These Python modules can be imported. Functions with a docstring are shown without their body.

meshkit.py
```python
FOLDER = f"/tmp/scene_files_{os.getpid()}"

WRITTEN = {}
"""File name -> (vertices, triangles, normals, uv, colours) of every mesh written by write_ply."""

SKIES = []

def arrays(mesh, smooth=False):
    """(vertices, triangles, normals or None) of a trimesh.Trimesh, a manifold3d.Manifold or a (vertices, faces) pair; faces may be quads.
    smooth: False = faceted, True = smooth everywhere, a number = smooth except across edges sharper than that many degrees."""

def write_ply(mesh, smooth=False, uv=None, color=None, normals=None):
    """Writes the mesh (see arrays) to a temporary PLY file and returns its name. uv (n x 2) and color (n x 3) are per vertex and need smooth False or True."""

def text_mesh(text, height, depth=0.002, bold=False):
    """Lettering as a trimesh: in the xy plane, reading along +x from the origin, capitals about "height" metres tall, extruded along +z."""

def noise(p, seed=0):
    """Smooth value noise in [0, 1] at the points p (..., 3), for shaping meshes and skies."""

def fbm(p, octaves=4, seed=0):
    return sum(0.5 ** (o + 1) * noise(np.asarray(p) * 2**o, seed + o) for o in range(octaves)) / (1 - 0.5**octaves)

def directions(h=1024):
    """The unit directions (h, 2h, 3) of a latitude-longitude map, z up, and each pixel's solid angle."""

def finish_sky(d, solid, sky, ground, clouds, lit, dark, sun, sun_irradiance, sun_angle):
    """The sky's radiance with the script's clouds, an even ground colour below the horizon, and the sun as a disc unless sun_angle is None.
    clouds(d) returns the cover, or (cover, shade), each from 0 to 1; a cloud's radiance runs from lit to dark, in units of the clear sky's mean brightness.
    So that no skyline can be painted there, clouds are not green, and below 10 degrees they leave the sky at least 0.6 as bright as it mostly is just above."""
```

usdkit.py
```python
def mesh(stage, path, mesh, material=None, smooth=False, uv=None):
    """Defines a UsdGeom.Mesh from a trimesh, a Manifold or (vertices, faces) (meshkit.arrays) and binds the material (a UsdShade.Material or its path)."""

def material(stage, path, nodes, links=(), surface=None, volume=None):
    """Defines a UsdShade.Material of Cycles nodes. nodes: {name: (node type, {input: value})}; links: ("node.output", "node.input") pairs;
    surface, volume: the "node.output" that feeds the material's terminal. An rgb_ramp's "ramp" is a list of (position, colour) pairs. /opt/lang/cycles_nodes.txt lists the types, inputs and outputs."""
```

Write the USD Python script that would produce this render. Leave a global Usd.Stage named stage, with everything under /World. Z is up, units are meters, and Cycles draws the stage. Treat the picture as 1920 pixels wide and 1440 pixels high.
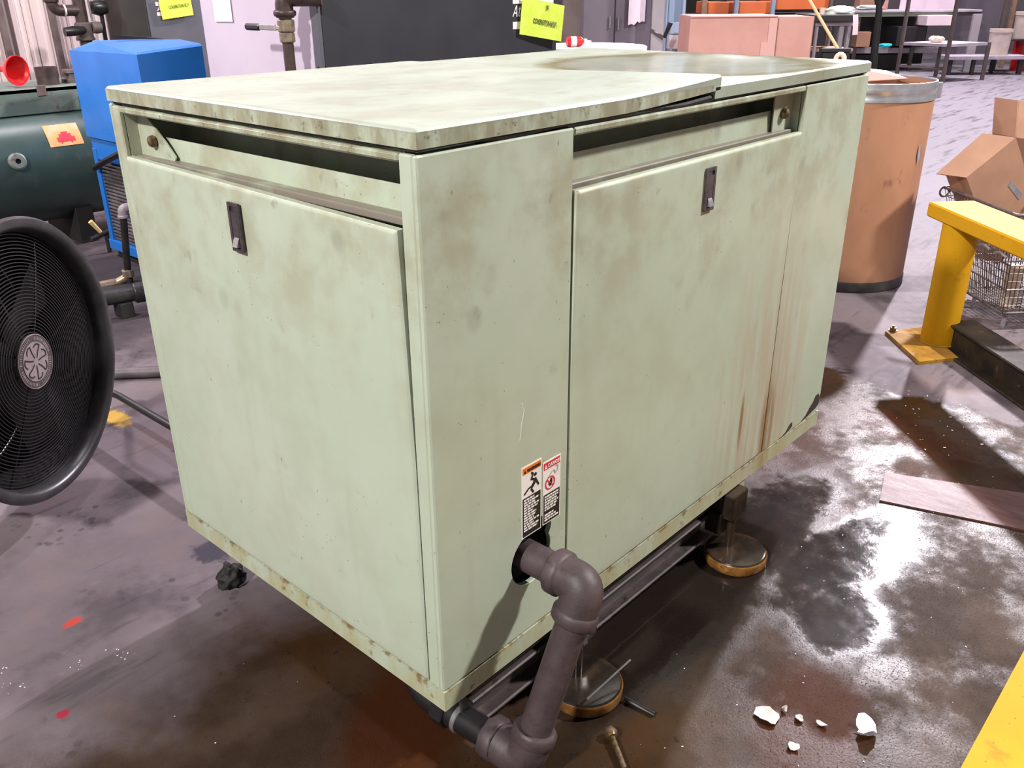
import math, random
import numpy as np, trimesh, usdkit, meshkit
from shapely.geometry import Polygon, LineString, Point, box as sbox
from shapely import affinity
from pxr import Usd, UsdGeom, UsdLux, UsdShade, Gf, Sdf

stage = Usd.Stage.CreateInMemory()
UsdGeom.SetStageUpAxis(stage, UsdGeom.Tokens.z)
UsdGeom.SetStageMetersPerUnit(stage, 1.0)
UsdGeom.Xform.Define(stage, '/World')
UsdGeom.Scope.Define(stage, '/World/Looks')
rnd = random.Random(7)
ZO = 0.2          # numbers below are measured from the cabinet's underside, 0.2 m above the floor
FLOOR = -0.2
A3 = lambda *v: np.array(v, float)

# ---------------------------------------------------------------- camera
CAM = A3(-0.7785, -0.8777, 1.1657)
right, up, fwd = A3(0.672235, -0.740301, -0.007339), A3(0.310518, 0.272942, 0.910539), A3(0.672070, 0.614375, -0.413358)
cam = UsdGeom.Camera.Define(stage, '/World/camera')
m = Gf.Matrix4d(1.0)
for i, row in enumerate((right, up, -fwd)):
    m.SetRow(i, Gf.Vec4d(*row, 0))
m.SetRow(3, Gf.Vec4d(*(CAM + A3(0, 0, ZO)), 1))
cam.AddTransformOp().Set(m)
cam.CreateHorizontalApertureAttr(36.0)
cam.CreateVerticalApertureAttr(27.0)
cam.CreateFocalLengthAttr(36.0 * 1637.8 / 1920)
cam.CreateClippingRangeAttr(Gf.Vec2f(0.05, 200))
cam.CreateExposureAttr(0.27)

# ---------------------------------------------------------------- lamps of the hall, plus an added dome for weak fill light
def lamp(name, pos, r, power, color, target=None):
    l = UsdLux.DiskLight.Define(stage, '/World/' + name)
    l.CreateRadiusAttr(r); l.CreateIntensityAttr(power / (math.pi * r * r) / math.pi); l.CreateColorAttr(Gf.Vec3f(*color)); l.CreateNormalizeAttr(False)
    p = A3(*pos) + A3(0, 0, ZO)
    z = A3(0, 0, 1) if target is None else (p - A3(*target)) / np.linalg.norm(p - A3(*target))
    x = np.cross(A3(0, 1, 0), z); x /= np.linalg.norm(x); y = np.cross(z, x)
    mm = Gf.Matrix4d(1.0)
    for i, row in enumerate((x, y, z)):
        mm.SetRow(i, Gf.Vec4d(*row, 0))
    mm.SetRow(3, Gf.Vec4d(*p, 1))
    l.AddTransformOp().Set(mm)
WARM, PINK = (1.0, 0.97, 0.93), (1.0, 0.925, 1.0)
lamp('high_bay_lamp_aisle', (14.0, 2.8, 8.0), 0.2, 2700, PINK, (0, 0.4, 0))
lamp('high_bay_lamp_front', (4.9, -3.6, 5.6), 0.25, 720, WARM, (0.4, 0.0, 0.5))
lamp('high_bay_lamp_left', (-6.0, -0.3, 5.6), 0.25, 760, WARM, (0, 0.4, 0.5))
lamp('work_lamp_by_wall', (-0.3, 4.6, 3.4), 0.15, 120, PINK, (1.4, 3.4, 0.8))
lamp('high_bay_lamp_mid', (3.2, 2.6, 7.6), 0.3, 130, PINK)
lamp('rear_fill_lamp', (15.0, 8.0, 6.5), 0.3, 330, PINK)  # this and the next lamp are added to light the back wall items
lamp('rear_fill_lamp_2', (17.0, 0.0, 6.5), 0.3, 330, PINK)
dome = UsdLux.DomeLight.Define(stage, '/World/hall_ambient')
dome.CreateIntensityAttr(0.08); dome.CreateColorAttr(Gf.Vec3f(1.0, 0.95, 0.97))

# ---------------------------------------------------------------- material graphs
class S(str): pass
class G:
    def __init__(s, name): s.name, s.nodes, s.links, s.k = name, {}, [], 0
    def n(s, kind, out, **kw):
        s.k += 1; nm = f'n{s.k}'; vals = {}
        for k, v in kw.items():
            if isinstance(v, S): s.links.append((str(v), f'{nm}.{k}'))
            else: vals[k] = v
        s.nodes[nm] = (kind, vals); return S(f'{nm}.{out}')
    def pos(s):
        g = s.n('geometry', 'position'); return s.n('vector_math', 'vector', math_type='subtract', vector1=g, vector2=(0, 0, ZO))
    def map(s, v, scale=(1, 1, 1), loc=(0, 0, 0), rot=(0, 0, 0)): return s.n('mapping', 'vector', vector=v, scale=scale, location=loc, rotation=rot)
    def noise(s, v, scale, detail=4, rough=0.55, dist=0.0): return s.n('noise_texture', 'fac', vector=v, scale=scale, detail=detail, roughness=rough, distortion=dist, type='fBM')
    def m(s, op, a, b=0.0, clamp=False): return s.n('math', 'value', math_type=op, value1=a, value2=b, use_clamp=clamp)
    def step(s, v, a, b): return s.n('map_range', 'result', range_type='smoothstep', value=v, from_min=a, from_max=b, to_min=0.0, to_max=1.0, clamp=True)
    def mix(s, f, a, b): return s.n('mix_color', 'result', blend_type='mix', fac=f, a=a, b=b)
    def xyz(s, v):
        s.k += 1; nm = f'n{s.k}'; s.nodes[nm] = ('separate_xyz', {}); s.links.append((str(v), f'{nm}.vector')); return S(nm + '.x'), S(nm + '.y'), S(nm + '.z')
    def voro(s, v, scale, out='distance', feature='f1'): return s.n('voronoi_texture', out, vector=v, scale=scale, feature=feature)
    def blob(s, v, c, r, soft, nz=None, amp=0.3, rot=0.0):
        """1 inside the ellipse round c with radii r on the ground or a wall, ragged by the noise nz"""
        q = s.n('mapping', 'vector', mapping_type='texture', vector=v, location=c, rotation=(0, 0, rot), scale=r)
        d = s.n('vector_math', 'value', math_type='length', vector1=q)
        if nz is not None: d = s.m('add', d, s.m('multiply', s.m('subtract', nz, 0.5), amp * 2))
        return s.m('subtract', 1.0, s.step(d, 1 - soft, 1 + soft))
    def done(s, color, rough=0.5, metallic=0.0, normal=None, **kw):
        a = dict(base_color=color, roughness=rough, metallic=metallic, **kw)
        if normal is not None: a['normal'] = normal
        b = s.n('principled_bsdf', 'BSDF', **a)
        return usdkit.material(stage, '/World/Looks/' + s.name, s.nodes, s.links, surface=str(b))

def std(name, c1, c2=None, scale=6, rough=0.5, metallic=0.0, bump=0.0, bscale=60, dirt=None, dlo=0.55, dhi=0.7, stretch=(1, 1, 1), **kw):
    g = G(name); p = g.map(g.pos(), scale=stretch)
    col = c1
    if c2 is not None: col = g.mix(g.step(g.noise(p, scale, 5), 0.35, 0.65), c1, c2)
    if dirt is not None: col = g.mix(g.step(g.noise(p, scale * 2.3, 6, 0.65), dlo, dhi), col, dirt)
    nrm = g.n('bump', 'normal', height=g.noise(p, bscale, 3), strength=bump, distance=0.004) if bump else None
    r = g.m('add', rough - 0.08, g.m('multiply', g.noise(p, scale * 1.7, 4), 0.16))
    return g.done(col, r, metallic, nrm, **kw)

def mint(name, rail=0.0, dust=0.0, edge=0.0, top=0.0):
    g = G(name); p = g.pos(); x, y, z = g.xyz(p)
    n1, n2 = g.noise(p, 2.6, 6, 0.6), g.noise(g.map(p, loc=(3, 1, 7)), 7.5, 6, 0.62)
    col = g.mix(g.step(n1, 0.38, 0.66), (0.415, 0.475, 0.365), (0.445, 0.495, 0.395))
    # hand grime, denser around the door tops
    high = g.m('add', 0.20, g.m('multiply', g.step(z, 0.45, 0.95), 0.62))
    col = g.mix(g.m('multiply', g.step(n2, 0.40, 0.66), high), col, (0.315, 0.30, 0.205))
    col = g.mix(g.m('multiply', g.step(g.noise(g.map(p, loc=(9, 4, 2)), 13, 5, 0.6), 0.63, 0.72), g.m('multiply', high, 0.8)), col, (0.21, 0.195, 0.125))
    sm = g.m('multiply', g.m('subtract', 1.0, g.step(g.voro(g.map(p, scale=(1, 1, 0.75), loc=(2, 5, 1)), 15), 0.12, 0.34)), g.step(g.noise(g.map(p, loc=(7, 7, 7)), 6.5, 3), 0.50, 0.60))
    col = g.mix(g.m('multiply', sm, g.m('multiply', high, 0.55)), col, (0.215, 0.205, 0.15))
    # run-down streaks
    st = g.noise(g.map(p, scale=(16, 16, 0.9)), 1.4, 5, 0.6)
    col = g.mix(g.m('multiply', g.step(st, 0.55, 0.75), 0.22), col, (0.36, 0.36, 0.27))
    # flecks
    vd, vc = g.voro(p, 75), g.noise(g.map(p, loc=(1, 8, 3)), 5.0, 3)
    col = g.mix(g.m('multiply', g.m('subtract', 1.0, g.step(vd, 0.05, 0.11)), g.step(vc, 0.52, 0.62)), col, (0.09, 0.085, 0.055))
    vd2 = g.voro(g.map(p, scale=(1, 1, 0.45)), 27)
    col = g.mix(g.m('multiply', g.m('multiply', g.m('subtract', 1.0, g.step(vd2, 0.02, 0.07)), g.step(n1, 0.42, 0.58)), 0.7), col, (0.12, 0.11, 0.075))
    # the rust run low on the long side, right of the side door
    rn = g.noise(g.map(p, scale=(30, 1, 2.2)), 1.0, 5, 0.6)
    fall = g.m('multiply', g.blob(p, (1.12, 0, 0.16), (0.20, 0.4, 0.42), 0.6, n2, 0.35), g.step(rn, 0.36, 0.60))
    col = g.mix(g.m('multiply', fall, 0.75), col, (0.40, 0.31, 0.22))
    core = g.m('multiply', g.blob(p, (1.16, 0, 0.10), (0.035, 0.4, 0.14), 0.5, n2, 0.3), g.step(rn, 0.3, 0.55))
    core2 = g.m('multiply', g.blob(p, (1.01, 0, 0.19), (0.008, 0.4, 0.07), 0.5, n2, 0.3), 1.0)
    col = g.mix(g.m('multiply', g.m('maximum', core, core2), 0.85), col, (0.22, 0.115, 0.035))
    if edge:
        ez = g.m('multiply', g.step(z, 0.945, 0.955), g.m('subtract', 1.0, g.step(z, 0.9945, 0.9975)))
        en = g.noise(g.map(p, scale=(1, 1, 0.35), loc=(5, 5, 0)), 20, 6, 0.65)
        col = g.mix(g.m('multiply', g.m('multiply', ez, g.step(en, 0.36, 0.60)), 0.8), col, (0.225, 0.205, 0.125))
        col = g.mix(g.m('multiply', g.m('multiply', ez, g.step(g.noise(p, 46, 5, 0.7), 0.57, 0.68)), 0.8), col, (0.09, 0.07, 0.035))
    if top:
        tz = g.step(z, 0.990, 0.997)  # upper faces painted darker, to tone down the strong light on the lid
        tn = g.noise(g.map(p, scale=(1, 2.5, 1), loc=(3, 8, 0)), 3.2, 6, 0.6)
        col = g.mix(g.m('multiply', tz, 0.55), col, g.mix(g.step(tn, 0.38, 0.62), (0.255, 0.292, 0.26), (0.205, 0.230, 0.205)))
    if rail:
        rr = g.noise(g.map(p, scale=(1, 1, 0.5), loc=(2, 2, 0)), 9, 6, 0.65)
        col = g.mix(g.m('multiply', g.step(rr, 0.36, 0.60), 0.75 * rail), col, (0.36, 0.325, 0.165))
        col = g.mix(g.m('multiply', g.step(g.m('add', g.noise(p, 24, 6, 0.7), g.m('multiply', g.step(z, 0.030, 0.042), 0.10)), 0.58, 0.70), 0.85 * rail), col, (0.19, 0.115, 0.04))
    if dust: col = g.mix(g.m('multiply', g.step(g.noise(p, 11, 5), 0.2, 0.5), dust), col, (0.20, 0.165, 0.14))
    nrm = g.n('bump', 'normal', height=g.noise(p, 3.0, 2), strength=0.10, distance=0.02)
    return g.done(col, g.m('add', 0.30, g.m('multiply', n2, 0.22)), 0.0, nrm)

def floor_mat():
    g = G('floor_concrete'); p = g.pos(); x, y, z = g.xyz(p)
    big, mid, fine = g.noise(p, 1.1, 6, 0.6), g.noise(g.map(p, loc=(5, 2, 0)), 4.2, 7, 0.62), g.noise(p, 21, 6, 0.65)
    dry = g.mix(g.step(big, 0.35, 0.65), (0.118, 0.096, 0.106), (0.185, 0.150, 0.165))
    dry = g.mix(g.m('multiply', g.step(mid, 0.52, 0.72), 0.6), dry, (0.175, 0.122, 0.112))
    dry = g.mix(g.m('multiply', g.step(mid, 0.48, 0.30), 0.8), dry, (0.066, 0.054, 0.060))
    # boot and trolley marks
    prints = g.m('multiply', g.m('subtract', 1.0, g.step(g.voro(g.map(p, scale=(1, 1, 0)), 30), 0.25, 0.38)), g.step(g.noise(g.map(p, loc=(0, 7, 0)), 3.4, 3), 0.56, 0.64))
    dry = g.mix(g.m('multiply', prints, 0.6), dry, (0.034, 0.026, 0.030))
    streak = g.noise(g.map(p, scale=(0.7, 5, 1), rot=(0, 0, 0.25)), 3, 5, 0.6)
    dry = g.mix(g.m('multiply', g.step(streak, 0.58, 0.70), 0.45), dry, (0.040, 0.034, 0.040))
    dry = g.mix(g.m('multiply', g.step(fine, 0.60, 0.72), 0.25), dry, (0.19, 0.16, 0.18))
    # the damp, oily ground round the cabinet, spread left to paint its shadow darker
    wx = g.m('add', x, g.m('multiply', g.m('subtract', mid, 0.5), 0.5))
    wy = g.m('add', y, g.m('multiply', g.m('subtract', g.noise(g.map(p, loc=(8, 1, 0)), 3.0, 6, 0.6), 0.5), 0.7))
    damp_shade = g.m('multiply', g.m('multiply', g.m('subtract', 1.0, g.step(wx, 2.30, 2.36)), g.step(wx, -1.25, -0.55)), g.m('multiply', g.m('subtract', 1.0, g.step(wy, 0.52, 0.84)), g.step(wy, -2.6, -1.8)))
    dcol = g.mix(g.step(mid, 0.40, 0.62), (0.026, 0.0135, 0.007), (0.046, 0.028, 0.018))
    dcol = g.mix(g.m('multiply', g.step(g.noise(g.map(p, loc=(2, 9, 0)), 2.3, 6, 0.6), 0.50, 0.66), 0.7), dcol, (0.045, 0.020, 0.006))
    dcol = g.mix(g.m('multiply', g.step(g.noise(p, 38, 4, 0.7), 0.60, 0.70), 0.7), dcol, (0.012, 0.008, 0.006))
    nb = g.noise(g.map(p, loc=(4, 4, 0)), 6.5, 6, 0.65)
    oil = None
    for c, r, rot in (((2.02, -0.10, -0.2), (0.10, 0.26, 9), -0.35), ((1.72, -0.27, -0.2), (0.10, 0.12, 9), 0), ((1.66, 0.10, -0.2), (0.34, 0.13, 9), 0.2), ((1.30, -0.12, -0.2), (0.22, 0.10, 9), 0.1), ((0.62, -0.42, -0.2), (0.20, 0.10, 9), 0.3), ((0.05, 0.18, -0.2), (0.28, 0.12, 9), 0.6)):
        b = g.blob(p, c, r, 0.35, nb, 0.35, rot); oil = b if oil is None else g.m('maximum', oil, b)
    dcol = g.mix(g.m('multiply', oil, 0.85), dcol, (0.040, 0.011, 0.003))
    blk = None
    for c, r, rot in (((1.22, -0.24, -0.2), (0.34, 0.13, 9), -0.2), ((0.98, -0.33, -0.2), (0.20, 0.10, 9), 0.2), ((0.90, -0.02, -0.2), (0.7, 0.16, 9), 0)):
        b = g.blob(p, c, r, 0.4, nb, 0.6, rot); blk = b if blk is None else g.m('maximum', blk, b)
    dcol = g.mix(g.m('multiply', blk, 0.9), dcol, (0.012, 0.009, 0.008))
    # the far floor is painted paler, for the bright glancing light there
    col = g.mix(g.step(x, 2.6, 5.5), dry, g.mix(g.step(streak, 0.5, 0.68), (0.185, 0.166, 0.190), (0.088, 0.076, 0.090)))
    # yellowish and red paint scuffs
    for c, r, cc in (((-0.262, 1.015, 0), (0.022, 0.014, 9), (0.36, 0.05, 0.04)), ((-0.40, 0.74, 0), (0.012, 0.012, 9), (0.3, 0.02, 0.04)), ((0.31, 2.02, 0), (0.035, 0.10, 9), (0.42, 0.26, 0.05)), ((0.12, 1.03, 0), (0.05, 0.05, 9), (0.05, 0.045, 0.06))):
        col = g.mix(g.blob(p, c, r, 0.3, g.noise(p, 38, 4, 0.65), 1.0), col, cc)
    dark = g.blob(p, (0.95, 3.5, -0.2), (1.0, 1.0, 9), 0.3, nb, 0.5)  # oily ground by the dryer, with its dimmer light painted in
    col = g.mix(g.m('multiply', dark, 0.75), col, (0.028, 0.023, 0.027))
    col = g.mix(damp_shade, col, dcol)
    # wet film: smooth where it pools, rougher between
    pool = g.m('multiply', damp_shade, g.step(g.noise(g.map(p, loc=(6, 3, 0)), 3.6, 6, 0.66), 0.42, 0.60))
    film = g.m('maximum', g.m('multiply', blk, damp_shade), g.m('multiply', pool, 0.6))
    rough = g.m('subtract', g.m('add', 0.48, g.m('multiply', fine, 0.25)), g.m('multiply', damp_shade, 0.06))
    rough = g.m('maximum', g.m('subtract', rough, g.m('multiply', film, 0.47), True), 0.06)
    grit = g.noise(p, 170, 4, 0.75)
    spark = g.m('multiply', g.m('multiply', g.step(g.noise(g.map(p, loc=(3, 3, 0)), 210, 2, 0.6), 0.60, 0.72), damp_shade), g.m('subtract', 0.55, g.m('multiply', blk, 0.45)))
    h = g.m('add', g.m('add', spark, g.m('multiply', grit, g.m('subtract', 0.42, g.m('multiply', film, 0.41)))), g.m('multiply', mid, 0.6))
    nrm = g.n('bump', 'normal', height=h, strength=0.35, distance=0.006)
    return g.done(col, rough, 0.0, nrm, specular_ior_level=g.m('add', g.m('subtract', 0.12, g.m('multiply', damp_shade, 0.05)), g.m('subtract', g.m('multiply', film, 0.15), g.m('multiply', g.m('multiply', blk, damp_shade), 0.07))))

def yellow_mat():
    g = G('safety_yellow'); p = g.pos()
    n = g.noise(p, 9, 6, 0.65)
    col = g.mix(g.step(g.noise(p, 3, 4), 0.35, 0.65), (0.46, 0.225, 0.006), (0.52, 0.265, 0.010))
    col = g.mix(g.m('multiply', g.step(n, 0.60, 0.72), 0.55), col, (0.24, 0.12, 0.012))
    col = g.mix(g.m('multiply', g.m('subtract', 1.0, g.step(g.voro(p, 46), 0.05, 0.12)), 0.7), col, (0.10, 0.06, 0.02))
    return g.done(col, 0.5, 0.0, g.n('bump', 'normal', height=n, strength=0.2, distance=0.006), specular_ior_level=0.06)

M = {}
M['mint'] = mint('mint_paint'); M['mint_rail'] = mint('mint_rusty_rail', 1.0); M['mint_dust'] = mint('mint_dusty', 0, 0.9); M['mint_edge'] = mint('mint_grimy_edge', 0, 0, 1.0, 1.0)
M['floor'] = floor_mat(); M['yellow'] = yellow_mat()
M['gasket'] = std('black_gasket', (0.012, 0.011, 0.010), (0.03, 0.027, 0.024), 30, 0.7, bump=0.6, bscale=90)
M['void'] = std('dark_interior', (0.03, 0.032, 0.028), None, 6, 0.8)
M['latch'] = std('latch_dark_metal', (0.09, 0.075, 0.085), (0.14, 0.12, 0.13), 60, 0.35, 0.7)
M['bolt'] = std('rusty_bolt', (0.14, 0.08, 0.03), (0.25, 0.2, 0.14), 90, 0.4, 0.7)
M['pipe'] = std('purple_brown_iron', (0.045, 0.030, 0.034), (0.072, 0.049, 0.053), 14, 0.55, 0.1, bump=0.15, bscale=90, dirt=(0.026, 0.020, 0.021), dlo=0.55, dhi=0.75)
M['skid'] = std('skid_steel', (0.045, 0.035, 0.037), (0.07, 0.052, 0.05), 16, 0.45, 0.1, dirt=(0.02, 0.016, 0.015))
M['puck'] = std('oily_cast_iron', (0.016, 0.012, 0.010), (0.04, 0.026, 0.016), 20, 0.22, 0.2)
M['puckrim'] = std('worn_orange_rim', (0.36, 0.16, 0.035), (0.16, 0.07, 0.02), 26, 0.32, 0.2, dirt=(0.05, 0.03, 0.015))
M['black'] = std('black_plastic', (0.012, 0.011, 0.012), None, 6, 0.35)
M['blackmatte'] = std('black_matte', (0.011, 0.010, 0.010), None, 6, 0.75)
M['chip'] = std('bare_dark_chip', (0.05, 0.035, 0.035), (0.03, 0.022, 0.02), 60, 0.6)
M['white'] = std('sticker_white', (0.80, 0.76, 0.72), None, 6, 0.5)
M['ink'] = std('sticker_black', (0.012, 0.011, 0.011), None, 6, 0.45)
M['orange_ink'] = std('sticker_orange', (0.72, 0.17, 0.02), None, 6, 0.5)
M['red_ink'] = std('sticker_red', (0.58, 0.035, 0.06), None, 6, 0.5)
M['grey_ink'] = std('sticker_grey', (0.42, 0.40, 0.38), None, 6, 0.5)
M['scratch'] = std('bare_scratch', (0.62, 0.64, 0.56), None, 6, 0.6)
M['fan'] = std('fan_black', (0.020, 0.019, 0.021), (0.034, 0.031, 0.034), 20, 0.36, 0.0, dirt=(0.075, 0.066, 0.066), dlo=0.62, dhi=0.8)
M['wire'] = std('fan_wire', (0.012, 0.0115, 0.0125), None, 20, 0.36)
M['badge'] = std('fan_badge', (0.36, 0.29, 0.29), (0.30, 0.24, 0.245), 40, 0.45)
M['badgering'] = std('fan_badge_ring', (0.075, 0.058, 0.06), None, 40, 0.45)
M['tank'] = std('tank_green', (0.030, 0.060, 0.050), (0.045, 0.075, 0.065), 5, 0.36, 0.1, dirt=(0.11, 0.10, 0.10), dlo=0.58, dhi=0.8, bump=0.05, coat_weight=0.7, coat_roughness=0.32)
M['tanktop'] = std('tank_deck', (0.10, 0.14, 0.12), (0.16, 0.19, 0.165), 8, 0.5, dirt=(0.12, 0.065, 0.05))
M['blue'] = std('dryer_blue', (0.012, 0.135, 0.47), (0.015, 0.155, 0.53), 5, 0.42, dirt=(0.03, 0.09, 0.22), dlo=0.62, dhi=0.8)
M['grille'] = std('coil_grey', (0.11, 0.09, 0.095), (0.20, 0.17, 0.175), 14, 0.5, 0.3)
M['navy'] = std('navy_panel', (0.015, 0.016, 0.023), (0.020, 0.021, 0.029), 4, 0.55)
M['slate'] = std('slate_panel', (0.085, 0.083, 0.105), (0.10, 0.098, 0.12), 4, 0.5)
M['darkside'] = std('black_green_panel', (0.022, 0.024, 0.022), (0.030, 0.030, 0.027), 4, 0.5)
M['lilac'] = std('pale_lilac_panel', (0.49, 0.42, 0.51), (0.53, 0.46, 0.55), 3, 0.5, dirt=(0.44, 0.37, 0.43), dlo=0.6, dhi=0.8)
M['logo'] = std('logo_white', (0.80, 0.70, 0.70), None, 6, 0.5)
M['tag'] = std('lime_tag_paper', (0.52, 0.64, 0.055), (0.58, 0.70, 0.09), 16, 0.6)
M['taglime'] = std('bright_lime_tag_paper', (0.78, 0.90, 0.06), (0.70, 0.85, 0.10), 16, 0.6)
M['tagink'] = std('tag_print', (0.07, 0.10, 0.02), None, 6, 0.6)
M['paper'] = std('pink_white_paper', (0.80, 0.68, 0.76), (0.75, 0.63, 0.72), 12, 0.6)
M['ironpipe'] = std('dark_iron_pipe', (0.045, 0.030, 0.028), (0.075, 0.048, 0.042), 24, 0.45, 0.25)
M['blackpipe'] = std('black_pipe', (0.020, 0.018, 0.019), (0.035, 0.031, 0.032), 24, 0.38, 0.2)
M['brass'] = std('dull_brass', (0.36, 0.29, 0.21), (0.22, 0.17, 0.12), 40, 0.4, 0.6)
M['steel'] = std('zinc_steel', (0.50, 0.49, 0.50), (0.38, 0.37, 0.39), 16, 0.32, 0.75)
M['wallpanel'] = std('pink_cream_wall', (0.60, 0.47, 0.47), (0.66, 0.54, 0.52), 3, 0.6, dirt=(0.42, 0.32, 0.31), dlo=0.56, dhi=0.8, stretch=(1, 1, 0.4))
M['walltrim'] = std('dark_wall_trim', (0.10, 0.065, 0.062), (0.14, 0.10, 0.095), 8, 0.6)
M['darkwall'] = std('dark_hall_wall', (0.11, 0.095, 0.10), (0.15, 0.13, 0.135), 2, 0.7)
M['ceiling'] = std('hall_ceiling', (0.05, 0.047, 0.05), None, 2, 0.8)
M['red'] = std('red_plastic', (0.62, 0.015, 0.018), (0.5, 0.01, 0.015), 8, 0.35)
M['card'] = std('pink_cardboard', (0.46, 0.235, 0.20), (0.50, 0.265, 0.225), 6, 0.7)
M['cardtape'] = std('pale_carton_tape', (0.57, 0.33, 0.30), None, 6, 0.4)
M['carton'] = std('brown_carton', (0.30, 0.155, 0.097), (0.345, 0.182, 0.115), 6, 0.75, bump=0.1, bscale=40)
M['fibre'] = std('fibre_drum_brown', (0.36, 0.172, 0.095), (0.42, 0.208, 0.118), 5, 0.55, dirt=(0.24, 0.10, 0.06), dlo=0.60, dhi=0.74, stretch=(1, 1, 0.6))
M['fibre_in'] = std('fibre_drum_inside', (0.34, 0.17, 0.10), None, 5, 0.8)
M['chime'] = std('galvanised_chime', (0.42, 0.42, 0.45), (0.55, 0.54, 0.57), 12, 0.3, 0.7)
M['chime_dirty'] = std('dirty_chime', (0.05, 0.045, 0.05), (0.10, 0.085, 0.085), 12, 0.5, 0.3)
M['drumwhite'] = std('white_drum_plastic', (0.82, 0.74, 0.76), (0.78, 0.68, 0.70), 6, 0.45)
M['rope'] = std('pale_rope', (0.78, 0.62, 0.50), None, 30, 0.7)
M['beam'] = std('dark_channel_beam', (0.012, 0.009, 0.008), (0.026, 0.018, 0.010), 10, 0.6, dirt=(0.16, 0.09, 0.02), dlo=0.60, dhi=0.74, specular_ior_level=0.12)
M['plate'] = std('rust_yellow_plate', (0.40, 0.21, 0.03), (0.28, 0.14, 0.03), 12, 0.6, dirt=(0.16, 0.08, 0.025), specular_ior_level=0.1)
M['plank'] = std('red_brown_plank', (0.075, 0.034, 0.030), (0.115, 0.062, 0.060), 7, 0.42, dirt=(0.05, 0.022, 0.016), stretch=(5, 1, 1), bump=0.2, specular_ior_level=0.15)
M['basket'] = std('basket_wire', (0.085, 0.062, 0.058), (0.14, 0.11, 0.105), 30, 0.45, 0.2)
M['grey'] = std('grey_cabinet', (0.15, 0.128, 0.155), (0.17, 0.145, 0.175), 3, 0.5)
M['lightgrey'] = std('light_grey_panel', (0.34, 0.305, 0.33), (0.38, 0.34, 0.37), 3, 0.5)
M['steelblue'] = std('column_blue', (0.23, 0.30, 0.42), (0.30, 0.37, 0.50), 5, 0.5)
M['brownsteel'] = std('brown_steel', (0.085, 0.062, 0.058), (0.11, 0.085, 0.08), 5, 0.55)
M['orange'] = std('rack_orange', (0.72, 0.165, 0.045), (0.66, 0.14, 0.04), 4, 0.5, dirt=(0.35, 0.10, 0.04), dlo=0.62, dhi=0.8)
M['benchtop'] = std('bench_lilac_top', (0.50, 0.43, 0.50), (0.40, 0.34, 0.40), 6, 0.45)
M['benchblack'] = std('bench_black', (0.022, 0.018, 0.020), None, 6, 0.45)
M['greyleg'] = std('grey_leg', (0.21, 0.175, 0.20), (0.27, 0.23, 0.26), 6, 0.5)
M['green'] = std('bench_green_edge', (0.20, 0.27, 0.17), (0.26, 0.32, 0.22), 6, 0.5)
M['broom'] = std('broom_wood', (0.72, 0.50, 0.22), None, 6, 0.5)
M['cream'] = std('cream_bucket', (0.64, 0.54, 0.48), (0.56, 0.46, 0.41), 8, 0.5)
M['turq'] = std('turquoise_plastic', (0.02, 0.42, 0.46), None, 8, 0.5)
M['whitebag'] = std('white_bag', (0.72, 0.72, 0.68), (0.42, 0.52, 0.44), 14, 0.6)
M['wood'] = std('old_wood', (0.26, 0.14, 0.09), (0.34, 0.20, 0.13), 10, 0.65)
M['flake'] = std('grey_paint_flake', (0.42, 0.39, 0.36), (0.50, 0.47, 0.45), 40, 0.6)
M['whiteflake'] = std('white_paper_scrap', (0.74, 0.70, 0.84), None, 40, 0.6)
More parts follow.
